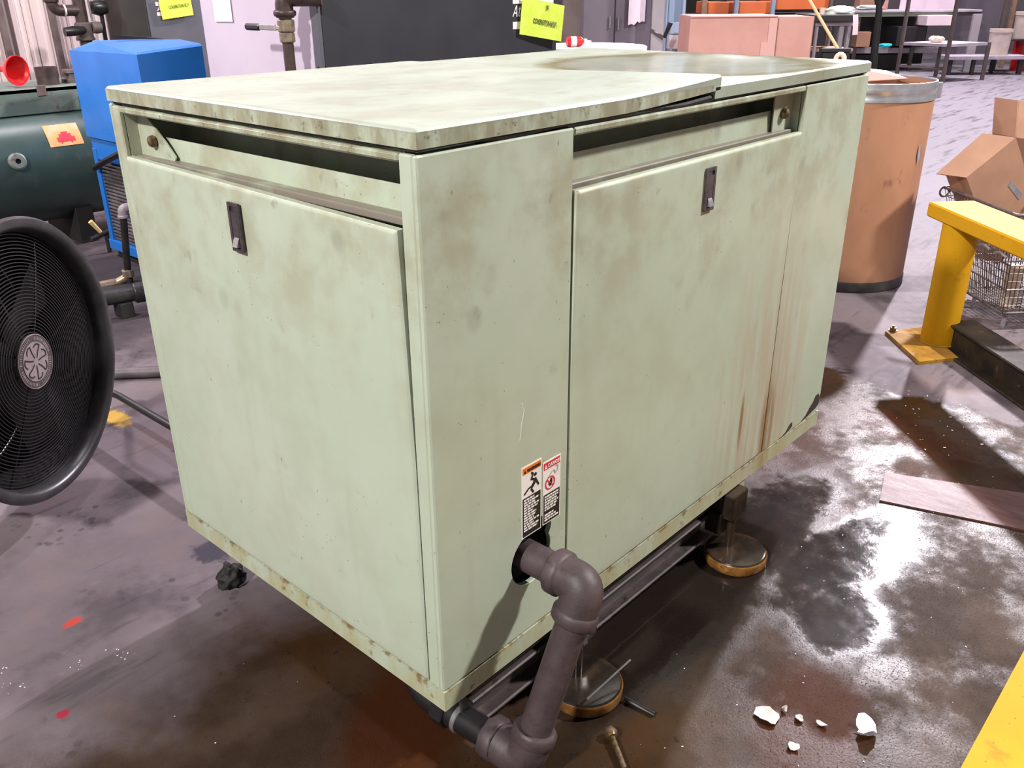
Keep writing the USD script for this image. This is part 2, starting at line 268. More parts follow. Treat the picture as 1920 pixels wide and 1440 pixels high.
M['clear'] = std('pale_pink_board', (0.80, 0.66, 0.72), (0.74, 0.60, 0.68), 3, 0.4)

# ---------------------------------------------------------------- things and parts
used = {}
def numbered(parent, name):
    k = used.get((parent, name), 0); used[(parent, name)] = k + 1
    return f'{parent}/{name}' + (f'_{k:03d}' if k else '')
def keys(prim, **kw):
    for k, v in kw.items():
        if v: prim.SetCustomDataByKey(k, v)
bases = {'/World': A3(0, 0, 0)}
def thing(name, label, category, base, group=None):
    path = numbered('/World', name); x = UsdGeom.Xform.Define(stage, path)
    b = A3(*base); x.AddTranslateOp().Set(Gf.Vec3d(*(b + A3(0, 0, ZO)))); bases[path] = b
    keys(x.GetPrim(), label=label, category=category, group=group); return path
def shifted(mesh, d):
    v, f, _ = meshkit.arrays(mesh); return trimesh.Trimesh(v + d, f, process=False)
def part(parent, name, mesh, mat, label=None, smooth=32, kind=None):
    path = numbered(parent, name)
    b = next(bases[q] for q in (parent, parent.rsplit('/', 1)[0]) if q in bases)
    usdkit.mesh(stage, path, shifted(mesh, -b), M[mat] if isinstance(mat, str) else mat, smooth)
    keys(stage.GetPrimAtPath(path), label=label, kind=kind); return path
def single(name, mesh, mat, label, category, group=None, kind=None, smooth=32):
    path = numbered('/World', name); usdkit.mesh(stage, path, shifted(mesh, A3(0, 0, ZO)), M[mat], smooth)
    keys(stage.GetPrimAtPath(path), label=label, category=category, group=group, kind=kind); return path
def struct(name, mesh, mat, smooth=32):
    path = numbered('/World', name); usdkit.mesh(stage, path, shifted(mesh, A3(0, 0, ZO)), M[mat], smooth)
    keys(stage.GetPrimAtPath(path), kind='structure'); return path

# ---------------------------------------------------------------- mesh helpers
join = lambda *ms: trimesh.util.concatenate([x for m in ms for x in (m if isinstance(m, (list, tuple)) else [m])])
def cbox(lo, hi, b=0.003):
    lo, hi = np.minimum(lo, hi).astype(float), np.maximum(lo, hi).astype(float); b = min(b, 0.45 * (hi - lo).min())
    if b <= 0: return trimesh.creation.box(bounds=[lo, hi])
    pts = []
    for s in np.ndindex(2, 2, 2):
        c = np.where(s, hi, lo); d = np.where(s, -b, b)
        for k in range(3):
            q = c + d; q[k] = c[k]; pts.append(q)
    return trimesh.convex.convex_hull(np.array(pts))
YAW = math.atan2(fwd[1], fwd[0]); HF, HR = A3(math.cos(YAW), math.sin(YAW), 0), A3(math.sin(YAW), -math.cos(YAW), 0)
def frame(mesh, o, u, v, w):
    vtx, f, _ = meshkit.arrays(mesh); R = np.array([u, v, w], float)
    out = trimesh.Trimesh(vtx @ R + np.asarray(o, float), f, process=False)
    if np.linalg.det(R) < 0: out.invert()
    return out
def vbox(c, h, b=0.004):                       # a box turned to the aisle's direction: half sizes across, along, up
    h = A3(*h); return frame(cbox(-h, h, b), c, HR, HF, A3(0, 0, 1))
def abox(c, h, ang, b=0.003):
    h = A3(*h); u = A3(math.cos(ang), math.sin(ang), 0); return frame(cbox(-h, h, b), c, u, A3(-u[1], u[0], 0), A3(0, 0, 1))
def basis(w):
    w = np.asarray(w, float) / np.linalg.norm(w); a = A3(0, 0, 1) if abs(w[2]) < 0.9 else A3(1, 0, 0)
    u = np.cross(a, w); u /= np.linalg.norm(u); return u, np.cross(w, u), w
def lathe(profile, o=(0, 0, 0), axis=(0, 0, 1), n=32):
    """profile: (radius, height) pairs from the bottom up along the axis"""
    pr = np.array(profile, float); t = np.linspace(0, 2 * np.pi, n, endpoint=False); u, v, w = basis(axis)
    ring = np.outer(np.cos(t), u) + np.outer(np.sin(t), v)
    V = (np.asarray(o, float) + pr[:, None, 0:1] * ring[None] + pr[:, None, 1:2] * w).reshape(-1, 3); F = []
    for i in range(len(pr) - 1):
        for j in range(n):
            a, b, c, d = i * n + j, i * n + (j + 1) % n, (i + 1) * n + (j + 1) % n, (i + 1) * n + j
            if pr[i, 0] > 1e-9: F.append((a, b, c))
            if pr[i + 1, 0] > 1e-9: F.append((a, c, d))
    return trimesh.Trimesh(V, F, process=False)
def cyl(p, q, r, n=20, b=0.0, r2=None):
    p, q = np.asarray(p, float), np.asarray(q, float); L = np.linalg.norm(q - p); r2 = r if r2 is None else r2
    b = min(b, 0.4 * L, 0.6 * min(r, r2))
    pr = [(0, 0), (r - b, 0), (r, b), (r2, L - b), (r2 - b, L), (0, L)] if b else [(0, 0), (r, 0), (r2, L), (0, L)]
    return lathe(pr, p, q - p, n)
def rounded(pts, br, k=6):
    pts = [np.asarray(p, float) for p in pts]; out = [pts[0]]
    for a, b, c in zip(pts, pts[1:], pts[2:]):
        d1, d2 = a - b, c - b; l1, l2 = np.linalg.norm(d1), np.linalg.norm(d2); t = min(br, 0.49 * l1, 0.49 * l2)
        s, e = b + d1 / l1 * t, b + d2 / l2 * t
        for i in range(k + 1):
            q = i / k; out.append((1 - q) ** 2 * s + 2 * q * (1 - q) * b + q * q * e)
    return out + [pts[-1]]
def tube(pts, r, br=0.0, n=10, closed=False):
    P = np.array(rounded(pts, br) if br else pts, float)
    keep = [0] + [i for i in range(1, len(P)) if np.linalg.norm(P[i] - P[i - 1]) > 1e-6]; P = P[keep]
    R = np.full(len(P), r) if np.ndim(r) == 0 else np.interp(np.linspace(0, 1, len(P)), np.linspace(0, 1, len(r)), r)
    T = np.gradient(P, axis=0) if not closed else np.roll(P, -1, 0) - np.roll(P, 1, 0)
    T /= np.linalg.norm(T, axis=1, keepdims=True)
    u = basis(T[0])[0]; V = []
    t = np.linspace(0, 2 * np.pi, n, endpoint=False)
    for p, d, rr in zip(P, T, R):
        u = u - d * (u @ d); u /= np.linalg.norm(u); v = np.cross(d, u)
        V.append(p + rr * (np.outer(np.cos(t), u) + np.outer(np.sin(t), v)))
    V = np.concatenate(V); F = []; L = len(P)
    for i in range(L if closed else L - 1):
        for j in range(n):
            a, b, c, d = i * n + j, i * n + (j + 1) % n, ((i + 1) % L) * n + (j + 1) % n, ((i + 1) % L) * n + j
            F += [(a, b, c), (a, c, d)]
    if not closed:
        V = np.vstack([V, P[0], P[-1]]); s, e = len(V) - 2, len(V) - 1
        for j in range(n): F += [(s, (j + 1) % n, j), (e, (L - 1) * n + j, (L - 1) * n + (j + 1) % n)]
    return trimesh.Trimesh(V, F, process=False)
def prism(poly, o, u, v, h):
    """a flat shape in the (u, v) plane at o, h thick along u x v"""
    poly = poly if hasattr(poly, 'exterior') or hasattr(poly, 'geoms') else Polygon(poly); w = np.cross(u, v)
    return join([frame(trimesh.creation.extrude_polygon(g, h, engine='earcut'), o, u, v, w) for g in getattr(poly, 'geoms', [poly])])
def stroke(pts, w, cap=1): return LineString(pts).buffer(w / 2, cap_style=cap, quad_segs=4)
def text(s, height, o, u, v, depth=0.0006, bold=False, wide=1.0, shear=0.0):
    t = meshkit.text_mesh(s, height, depth, bold); vt, f, _ = meshkit.arrays(t); vt = vt.copy(); vt[:, 0] = vt[:, 0] * wide + vt[:, 1] * shear
    return frame(trimesh.Trimesh(vt, f, process=False), o, u, v, np.cross(u, v))
def fitted(s, width, height, o, u, v, depth=0.0008, bold=True):
    t = meshkit.text_mesh(s, height, depth, bold); vt, f, _ = meshkit.arrays(t); vt = vt.copy(); vt[:, 0] *= width / vt[:, 0].max()
    return frame(trimesh.Trimesh(vt, f, process=False), o, u, v, np.cross(u, v))
def sheet(o, u, v, nu=8, nv=8, bend=lambda a, b: 0.0, h=0.0006):
    """a thin sheet of paper spanned by the edge vectors u and v, bent along its normal"""
    u, v = np.asarray(u, float), np.asarray(v, float); w = np.cross(u, v); w /= np.linalg.norm(w)
    a, b = np.meshgrid(np.linspace(0, 1, nu + 1), np.linspace(0, 1, nv + 1), indexing='ij')
    d = np.vectorize(bend)(a, b) * np.ones_like(a)
    top = np.asarray(o, float) + a[..., None] * u + b[..., None] * v + d[..., None] * w; V = np.concatenate([top.reshape(-1, 3), (top - w * h).reshape(-1, 3)])
    F, K = [], (nu + 1) * (nv + 1)
    for i in range(nu):
        for j in range(nv):
            p, q, r, s = i * (nv + 1) + j, (i + 1) * (nv + 1) + j, (i + 1) * (nv + 1) + j + 1, i * (nv + 1) + j + 1
            F += [(p, q, r), (p, r, s), (K + p, K + r, K + q), (K + p, K + s, K + r)]
    edge = [i * (nv + 1) for i in range(nu + 1)] + [nu * (nv + 1) + j for j in range(1, nv + 1)] + [i * (nv + 1) + nv for i in range(nu - 1, -1, -1)] + list(range(nv - 1, 0, -1))
    for p, q in zip(edge, edge[1:] + edge[:1]): F += [(p, K + p, q), (q, K + p, K + q)]
    return trimesh.Trimesh(V, F, process=False)
def torus(o, axis, R, r, n=64, k=6):
    u, v, w = basis(axis); t = np.linspace(0, 2 * np.pi, n, endpoint=False)
    return tube([np.asarray(o, float) + R * (math.cos(a) * u + math.sin(a) * v) for a in t], r, n=k, closed=True)
X_, Y_, Z_ = A3(1, 0, 0), A3(0, 1, 0), A3(0, 0, 1)

# ---------------------------------------------------------------- the hall
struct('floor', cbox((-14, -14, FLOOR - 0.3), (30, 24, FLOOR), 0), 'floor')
struct('ceiling', cbox((-14, -14, 9.2), (30, 24, 9.3), 0), 'ceiling')
wl = UsdGeom.Xform.Define(stage, '/World/wall_left'); bases['/World/wall_left'] = A3(0, 6.3, FLOOR)
wl.AddTranslateOp().Set(Gf.Vec3d(0, 6.3, FLOOR + ZO)); keys(wl.GetPrim(), kind='structure')
def ribbed(x0, x1, y, z0, z1):
    pts, x = [(x0, 0)], x0
    k = 3; s = (x1 - x0) / k
    for i in range(k):
        a = x0 + i * s
        pts += [(a + 0.18 * s, 0), (a + 0.26 * s, -0.010), (a + 0.50 * s, -0.010), (a + 0.58 * s, 0)]
    pts += [(x1, 0), (x1, 0.03), (x0, 0.03)]
    return prism(Polygon(pts), (0, y, z0), X_, Y_, z1 - z0)
for i in range(40):
    x = -5.0 + 0.30 * i
    part('/World/wall_left', 'panel', ribbed(x, x + 0.296, 6.3, FLOOR, 9.2), 'wallpanel', smooth=False)
for k, x in enumerate((1.735, 2.085)):
    struct(f'trim_{k + 1}', cbox((x - 0.022, 6.245, FLOOR), (x + 0.022, 6.281, 9.2)), 'walltrim')
struct('wall_back', cbox((22, -14, FLOOR), (22.2, 24, 9.2), 0), 'darkwall')
struct('wall_far', cbox((7.1, 14.0, FLOOR), (22, 14.2, 9.2), 0), 'darkwall')

# ---------------------------------------------------------------- the mint machine cabinet
L, W, H = 1.4984, 0.8876, 0.977
cab = thing('machine_cabinet', 'large mint green sheet metal machine cabinet with grimy doors, standing in the puddle', 'cabinet', (0.75, 0.44, FLOOR))
t = 0.012
part(cab, 'base_rail', prism(sbox(0, 0, L, W).buffer(-0.002).buffer(0.002, quad_segs=3) - sbox(t, t, L - t, W - t), (0, 0, 0), X_, Y_, 0.0425), 'mint_rail', 'rust stained mint rail along the foot of the cabinet', smooth=20)
part(cab, 'floor_pan', cbox((t, t, 0.004), (L - t, W - t, 0.010), 0), 'skid')
# long side: corner panel with the pipe hole, side door, end panel
import manifold3d as mf
hole = mf.Manifold.cylinder(0.06, 0.056, 0.056, 40).rotate([90, 0, 0]).translate([0.233, 0.04, 0.206]) + mf.Manifold.cylinder(0.06, 0.03, 0.03, 24).rotate([90, 0, 0]).translate([0.258, 0.04, 0.252])
mesh0 = cbox((0.0, 0.001, 0.0445), (0.333, t, 0.9645), 0.0025); mesh0.merge_vertices()
mb = mf.Manifold(mf.Mesh(np.asarray(mesh0.vertices, np.float32), np.asarray(mesh0.faces, np.uint32)))
part(cab, 'corner_panel', mb - hole, 'mint', 'mint panel beside the near corner, with the pipe hole', smooth=20)
part(cab, 'end_panel', cbox((1.153, 0.001, 0.0445), (L, t, 0.9645), 0.0025), 'mint')
part(cab, 'rear_panel', join(cbox((0.0, W - t, 0.0445), (L, W - 0.001, 0.968)), cbox((L - t, 0.012, 0.0445), (L - 0.001, W - 0.012, 0.968))), 'mint')
# the short side's posts
part(cab, 'corner_post', cbox((0.001, t, 0.0445), (t, 0.040, 0.9645), 0.0025), 'mint')
part(cab, 'corner_post', cbox((0.001, 0.851, 0.0445), (t, W - t, 0.9645), 0.0025), 'mint')
part(cab, 'header', cbox((0.001, 0.041, 0.952), (0.016, 0.850, 0.9645), 0.003), 'mint_edge')
head = cbox((0.334, 0.001, 0.952), (1.152, 0.016, 0.9645), 0.003)
part(cab, 'header', head, 'mint_edge')
# recesses over the doors
def quadplate(a, b, c, d, th=0.0015):
    a, b, c, d = map(lambda q: np.asarray(q, float), (a, b, c, d)); n = np.cross(b - a, d - a); n /= np.linalg.norm(n)
    return trimesh.convex.convex_hull(np.array([a, b, c, d, a - n * th, b - n * th, c - n * th, d - n * th]))
part(cab, 'recess_back', join(cbox((0.12, 0.014, 0.05), (0.122, 0.874, 0.968), 0), cbox((0.014, 0.014, 0.966), (0.12, 0.874, 0.968), 0)), 'mint', smooth=False)
part(cab, 'recess_back', join(cbox((0.124, 0.12, 0.05), (1.486, 0.122, 0.968), 0), cbox((0.124, 0.014, 0.966), (1.486, 0.12, 0.968), 0)), 'mint', smooth=False)
for lo_, hi_ in (((0.012, 0.8505, 0.855), (0.12, 0.8525, 0.966)), ((0.012, 0.0385, 0.855), (0.12, 0.0405, 0.966)), ((1.1525, 0.012, 0.855), (1.1545, 0.12, 0.966)), ((0.3315, 0.012, 0.855), (0.3335, 0.12, 0.966))):
    part(cab, 'recess_side', cbox(lo_, hi_, 0), 'mint', smooth=False)
part(cab, 'deflector', quadplate((0.044, 0.042, 0.866), (0.044, 0.849, 0.866), (0.049, 0.849, 0.909), (0.049, 0.042, 0.909)), 'mint', smooth=False)
part(cab, 'deflector', quadplate((0.336, 0.038, 0.866), (0.336, 0.042, 0.916), (1.152, 0.042, 0.916), (1.152, 0.038, 0.866)), 'mint', smooth=False)
part(cab, 'ledge', cbox((0.019, 0.042, 0.858), (0.045, 0.849, 0.871), 0.002), 'mint_dust', 'ledge grey with dust above the short side door')
part(cab, 'ledge', cbox((0.336, 0.019, 0.858), (1.152, 0.039, 0.872), 0.002), 'mint_dust', 'ledge grey with dust above the long side door')
# hinge brackets with a bolt each
br = prism(Polygon([(0, 0), (0.118, 0), (0.128, 0.012), (0.10, 0.035), (0.012, 0.094), (0, 0.094)]).buffer(0.003, quad_segs=3), (0.034, 0.850, 0.866), -Y_, Z_, -0.003)
b1 = part(cab, 'bracket', br, 'mint', smooth=20)
part(b1, 'bolt', lathe([(0.0115, 0), (0.0115, 0.004), (0.009, 0.009), (0.004, 0.0115), (0, 0.012)], (0.031, 0.789, 0.902), -X_, 20), 'bolt')
b2 = part(cab, 'bracket', prism(Polygon([(0, 0), (0.085, 0), (0.085, 0.094), (0.0, 0.094)]), (1.067, 0.030, 0.864), X_, Z_, -0.003), 'mint', smooth=20)
part(b2, 'bolt', lathe([(0.012, 0), (0.012, 0.004), (0.0095, 0.010), (0.004, 0.013), (0, 0.0135)], (1.110, 0.028, 0.908), -Y_, 20), 'bolt')
# doors: dished sheets with a folded top edge, slightly sprung open
def door(n_u, n_v, fun, th=0.012):
    a, b = np.meshgrid(np.linspace(0, 1, n_u + 1), np.linspace(0, 1, n_v + 1), indexing='ij')
    P = np.array([[fun(x, z) for z in b[0]] for x in a[:, 0]])
    return P
def sheet_grid(P, back):
    nu, nv = P.shape[0] - 1, P.shape[1] - 1; K = (nu + 1) * (nv + 1); V = np.concatenate([P.reshape(-1, 3), (P + back).reshape(-1, 3)]); F = []
    for i in range(nu):
        for j in range(nv):
            p, q, r, s = i * (nv + 1) + j, (i + 1) * (nv + 1) + j, (i + 1) * (nv + 1) + j + 1, i * (nv + 1) + j + 1
            F += [(p, q, r), (p, r, s), (K + p, K + r, K + q), (K + p, K + s, K + r)]
    edge = [i * (nv + 1) for i in range(nu + 1)] + [nu * (nv + 1) + j for j in range(1, nv + 1)] + [i * (nv + 1) + nv for i in range(nu - 1, -1, -1)] + list(range(nv - 1, 0, -1))
    for p, q in zip(edge, edge[1:] + edge[:1]): F += [(p, K + p, q), (q, K + p, K + q)]
    m = trimesh.Trimesh(V, F, process=False)
    if m.volume < 0: m.invert()
    return m
def doorA(a, b):
    y, z = 0.849 + (0.042 - 0.849) * a, 0.0455 + (0.874 - 0.0455) * b
    x = -0.0015 - 0.007 * max(0, b - 0.55) / 0.45 * (0.3 + 0.9 * a) - 0.004 * math.sin(math.pi * a) * math.sin(math.pi * b)
    e = min(a, 1 - a) * 0.807; f = min(b, 1 - b) * 0.83
    x += 0.004 * max(0, 1 - min(e, f) / 0.006) ** 2
    return (x, y, z - b * (0.003 + 0.011 * a))
us = sorted(set([0, 0.004, 0.008] + list(np.linspace(0.02, 0.98, 20)) + [0.992, 0.996, 1])); 
PA = np.array([[doorA(a, b) for b in us] for a in us]); dA = part(cab, 'front_door', sheet_grid(PA, A3(0.013, 0, 0)), 'mint', 'mint door on the short side, bowed out at its top', smooth=40)
def doorB(a, b):
    x, z = 0.3365 + (1.1505 - 0.3365) * a, 0.0455 + (0.874 - 0.0455) * b
    y = -0.0015 - 0.006 * max(0, b - 0.5) / 0.5 * (1.1 - 0.6 * a) - 0.003 * math.sin(math.pi * a) * math.sin(math.pi * b)
    e = min(a, 1 - a) * 0.81; f = min(b, 1 - b) * 0.83
    y += 0.004 * max(0, 1 - min(e, f) / 0.006) ** 2
    return (x, y, z - 0.008 * b)
PB = np.array([[doorB(a, b) for b in us] for a in us]); dB = part(cab, 'side_door', sheet_grid(PB, A3(0, 0.013, 0)), 'mint', 'mint door on the long side', smooth=40)
def latch(parent, o, u, n):
    v = Z_; w = np.asarray(n, float)
    fr = sbox(-0.0155, -0.041, 0.0155, 0.041).buffer(0.0015) - sbox(-0.010, -0.036, 0.010, 0.036)
    def P(poly, d, h): return prism(poly, np.asarray(o) + w * d, u, v, h)
    sgn = 1 if np.cross(u, v) @ w > 0 else -1
    lp = part(parent, 'latch', join(P(fr, 0.0, sgn * 0.004), P(sbox(-0.010, -0.036, 0.010, 0.036), 0.0, sgn * 0.0012)), 'latch', 'dark recessed paddle latch', smooth=20)
    part(lp, 'paddle', P(sbox(-0.008, -0.016, 0.008, 0.027).buffer(0.001), 0.001, sgn * 0.0026), 'latch')
    q = np.asarray(o) + w * 0.002
    tab = trimesh.convex.convex_hull(np.array([q + u * a + v * b + w * c for a in (-0.0075, 0.0075) for b, c in ((-0.033, 0.001), (-0.017, 0.001), (-0.033, 0.008), (-0.022, 0.004))]))
    part(lp, 'pull_tab', tab, 'steel', 'bright worn pull tab')
latch(cab, (-0.0105, 0.456, 0.797), -Y_, (-1, 0, 0)); latch(cab, (0.751, -0.0072, 0.803), X_, (0, -1, 0))
# lid of two panels, the front one sprung up at its rear corner
def lidF(a, b):
    x, y = 0.0 + 0.775 * a, 0.0 + W * b
    z = 1.0 + 0.013 * max(0.0, (x - 0.46) / 0.30) ** 1.3 * max(0.0, 1 - y / 0.5) - 0.004 * math.sin(math.pi * a) * math.sin(math.pi * b)
    e = min(x, 1) ; f = min(y, W - y)
    z -= 0.005 * max(0, 1 - min(e, f) / 0.007) ** 2
    return (x, y, z)
gx = sorted([0, 0.004, 0.009] + list(np.linspace(0.03, 1, 26))); gy = sorted([0, 0.004, 0.008] + list(np.linspace(0.03, 0.97, 20)) + [0.992, 0.996, 1])
part(cab, 'front_lid', sheet_grid(np.array([[lidF(a, b) for b in gy] for a in gx]), A3(0, 0, -0.0225)), 'mint_edge', 'front lid panel, its rear corner bent up', smooth=40)
def lidR(a, b):
    x, y = 0.757 + (L - 0.757) * a, W * b
    z = 0.9965 - 0.0125 * math.sin(math.pi * min(1, max(0, (a - 0.02) / 0.93))) ** 0.6 * math.sin(math.pi * b) ** 0.6
    e = L - x; f = min(y, W - y)
    z -= 0.005 * max(0, 1 - min(e, f) / 0.007) ** 2
    return (x, y, z)
gx2 = sorted(list(np.linspace(0, 0.97, 26)) + [0.991, 0.996, 1])
def lid_mat():
    g = G('mint_lid_pooled'); p = g.pos(); n2 = g.noise(p, 7, 6, 0.6)
    col = g.mix(g.step(n2, 0.4, 0.65), (0.34, 0.38, 0.31), (0.28, 0.30, 0.23))
    ring = g.blob(p, (1.20, 0.36, 1), (0.33, 0.36, 9), 0.10, n2, 0.22)
    ring2 = g.blob(p, (1.20, 0.36, 1), (0.27, 0.30, 9), 0.14, n2, 0.25)
    col = g.mix(g.m('multiply', g.m('subtract', ring, ring2, True), 0.8), col, (0.20, 0.165, 0.07))
    col = g.mix(g.m('multiply', ring2, 0.35), col, (0.30, 0.29, 0.22))
    return g.done(col, g.m('subtract', 0.36, g.m('multiply', ring, 0.20)), 0.0)
M['lid_pool'] = lid_mat()
part(cab, 'rear_lid', sheet_grid(np.array([[lidR(a, b) for b in gy] for a in gx2]), A3(0, 0, -0.0205)), 'lid_pool', 'rear lid panel, sunken and stained where water stood', smooth=40)
def gask(p0, p1, wave):
    return tube([np.asarray(p0) + (np.asarray(p1) - np.asarray(p0)) * s + wave * 0.003 * A3(0, 0, math.sin(s * 40) + math.sin(s * 23 + 1)) for s in np.linspace(0, 1, 70)], 0.0055, n=6)
part(cab, 'gasket', join(gask((0.010, 0.01, 0.972), (0.010, W - 0.01, 0.972), 0.3), gask((0.008, 0.009, 0.972), (L - 0.01, 0.009, 0.972), 0.5), gask((L - 0.01, 0.01, 0.972), (L - 0.01, W - 0.01, 0.972), 0.2), cbox((0.014, 0.014, 0.9685), (L - 0.014, W - 0.014, 0.974), 0)), 'gasket', 'black crumbling seal under the lid')
# bare chips at the foot of the end panel
def ragged(pts): return Polygon(pts)
part(cab, 'paint_chip', prism(ragged([(1.375, 0.046), (1.41, 0.058), (1.43, 0.074), (1.452, 0.087), (1.462, 0.101), (1.480, 0.103), (1.486, 0.096), (1.4935, 0.088), (1.4925, 0.066), (1.474, 0.058), (1.455, 0.056), (1.43, 0.051)]), (0, 0.0012, 0), X_, Z_, 0.0008), 'chip', 'large dark patch of bare metal at the lower right corner')
part(cab, 'paint_chip', prism(ragged([(1.258, 0.045), (1.29, 0.052), (1.31, 0.068), (1.325, 0.070), (1.328, 0.056), (1.31, 0.050), (1.29, 0.045)]), (0, 0.0012, 0), X_, Z_, 0.0008), 'chip', 'small dark patch of bare metal above the base rail')
def scratchB(pts, w): return prism(stroke(pts, w), (0, 0.0012, 0), X_, Z_, 0.0005)
part(cab, 'scratch', join(scratchB([(0.209, 0.522), (0.213, 0.517), (0.210, 0.505), (0.205, 0.490), (0.204, 0.474), (0.2015, 0.462)], 0.0016), scratchB([(0.207, 0.530), (0.2085, 0.526)], 0.002)), 'scratch', 'pale scratch in the paint of the corner panel')
# safety stickers over the pipe hole
def sticker(x0, x1, z0, z1, word, band, vb, vw, label):
    w, h = x1 - x0, z1 - z0
    P = lambda poly, d=0.0012, th=0.0003: prism(poly, (x0, 0.001 - d, z1), X_, Z_, th)
    R = lambda a, b, c, d: sbox(a * w, -d * h, c * w, -b * h)
    s = part(cab, 'warning_sticker', P(R(0, 0, 1, 1), 0.0, 0.0006), 'white', label, smooth=False)
    part(s, 'header_band', P(R(0.05, 0.018, 0.95, vb), 0.0007), band, smooth=False)
    part(s, 'text_block', P(R(0.05, vw, 0.95, 0.982), 0.0007), 'ink', smooth=False)
    return s, P, R, w, h
s1, P, R, w, h = sticker(0.205, 0.2585, 0.258, 0.4055, 'WARNING', 'orange_ink', 0.105, 0.435, 'orange headed warning sticker with a stumbling black figure')
XM = lambda pts: [(a * w, -b * h) for a, b in pts]
part(s1, 'lettering', join(text('WARNING', 0.0058, (0.205 + 0.26 * w, -0.0003, 0.4055 - 0.088 * h), X_, Z_, 0.0003, True, 0.92), P(Polygon(XM([(0.09, 0.092), (0.22, 0.092), (0.155, 0.045)])), 0.0010)), 'ink', smooth=False)
fig = stroke(XM([(0.50, 0.13), (0.56, 0.150), (0.48, 0.215), (0.62, 0.235), (0.72, 0.262), (0.84, 0.335)]), 0.075 * w).union(stroke(XM([(0.68, 0.245), (0.62, 0.285), (0.54, 0.315)]), 0.13 * w)).union(stroke(XM([(0.54, 0.31), (0.34, 0.325), (0.14, 0.375)]), 0.065 * w)).union(stroke(XM([(0.54, 0.31), (0.48, 0.355), (0.58, 0.405)]), 0.07 * w)).union(Point(*XM([(0.68, 0.175)])[0]).buffer(0.065 * w))
part(s1, 'stumbling_figure', P(fig, 0.0010), 'ink', smooth=False)
def printed(s, P, w, h, rows, v0, dv):
    r, out = random.Random(3), []
    for i, ln in enumerate(rows):
        a = 0.10
        while a < ln:
            b = min(ln, a + r.uniform(0.07, 0.2)); out.append(sbox(a * w, -(v0 + i * dv + dv * 0.62) * h, b * w, -(v0 + i * dv) * h)); a = b + 0.035
    part(s, 'small_print', join([P(q, 0.0010) for q in out]), 'white', smooth=False, kind='stuff')
printed(s1, P, w, h, [0.62, 0.86, 0.66, 0.86, 0.80, 0.55, 0.72, 0.70, 0.60, 0.86, 0.60, 0.84, 0.78], 0.455, 0.036)
s2, P, R, w, h = sticker(0.2625, 0.3125, 0.2595, 0.3915, 'DANGER', 'red_ink', 0.125, 0.52, 'red headed danger sticker with a crossed out hand')
part(s2, 'lettering', join(text('DANGER', 0.0066, (0.2625 + 0.27 * w, -0.0003, 0.3915 - 0.10 * h), X_, Z_, 0.0003, True, 0.98), P(Polygon(XM([(0.09, 0.11), (0.23, 0.11), (0.16, 0.05)])), 0.0010)), 'white', smooth=False)
ctr = XM([(0.40, 0.36)])[0]; ring = Point(*ctr).buffer(0.27 * w) - Point(*ctr).buffer(0.225 * w)
hand = Polygon(XM([(0.30, 0.37), (0.40, 0.325), (0.45, 0.29), (0.52, 0.31), (0.52, 0.37), (0.46, 0.40), (0.40, 0.42)]))
part(s2, 'hand_mark', P(hand, 0.0010), 'ink', smooth=False)
part(s2, 'ban_ring', P(ring.union(stroke([(ctr[0] - 0.18 * w, ctr[1] + 0.18 * w), (ctr[0] + 0.18 * w, ctr[1] - 0.18 * w)], 0.045 * w)), 0.0012), 'red_ink', smooth=False)
part(s2, 'machine_mark', P(stroke(XM([(0.30, 0.26), (0.5, 0.20), (0.62, 0.19), (0.70, 0.25), (0.82, 0.22), (0.84, 0.15), (0.74, 0.14)]), 0.05 * w), 0.0010), 'grey_ink', smooth=False)
printed(s2, P, w, h, [0.88, 0.88, 0.78, 0.88, 0.80, 0.72, 0.0, 0.60, 0.74, 0.92], 0.545, 0.042)
# skid and mounts
def channel(x0, x1, y0, y1, z0, z1):
    return join(cbox((x0, y0 + 0.03, z0), (x1, y0 + 0.038, z1), 0.002), cbox((x0, y0, z1 - 0.030), (x1, y0 + 0.034, z1 - 0.022), 0.003), cbox((x0, y0, z0), (x1, y0 + 0.034, z0 + 0.010), 0.003), cbox((x0, y0 + 0.002, z1 - 0.006), (x1, y1, z1), 0.002))
part(cab, 'skid_rail', channel(0.10, 0.985, 0.035, 0.12, -0.150, -0.052), 'skid', smooth=20)
part(cab, 'skid_rail', channel(0.10, 1.40, 0.76, 0.84, -0.150, -0.052), 'skid', smooth=20)
part(cab, 'cross_member', cbox((0.93, 0.05, -0.06), (1.09, 0.84, 0.004)), 'skid'); part(cab, 'cross_member', cbox((0.30, 0.05, -0.06), (0.43, 0.84, 0.004)), 'skid')
for (px, py), lab in (((0.372, -0.028), 'round levelling foot with a worn orange rim, behind the sloping pipe'), ((1.005, -0.030), 'round levelling foot with a worn orange rim, at the far end of the skid')):
    ft = part(cab, 'levelling_foot', lathe([(0, 0.001), (0.076, 0.001), (0.080, 0.008), (0.081, 0.026), (0.078, 0.030)], (px, py, FLOOR), Z_, 44), 'puckrim', lab, smooth=40)
    part(ft, 'foot_top', lathe([(0.0785, 0.0285), (0.075, 0.034), (0.05, 0.037), (0, 0.038)], (px, py, FLOOR), Z_, 44), 'puck', smooth=50)
    part(ft, 'stem', join(cyl((px, py + 0.02, FLOOR + 0.035), (px, py + 0.02, -0.02), 0.011, 16), cbox((px - 0.03, py + 0.005, -0.075), (px + 0.045, py + 0.09, -0.004)), cbox((px - 0.04, py + 0.03, -0.12), (px + 0.05, py + 0.075, -0.06))), 'puck')
part(cab, 'hanger_plate', quadplate((1.045, 0.014, 0.0), (1.10, 0.014, 0.0), (1.10, 0.014, -0.05), (1.05, 0.014, -0.03)), 'mint_rail', smooth=False)
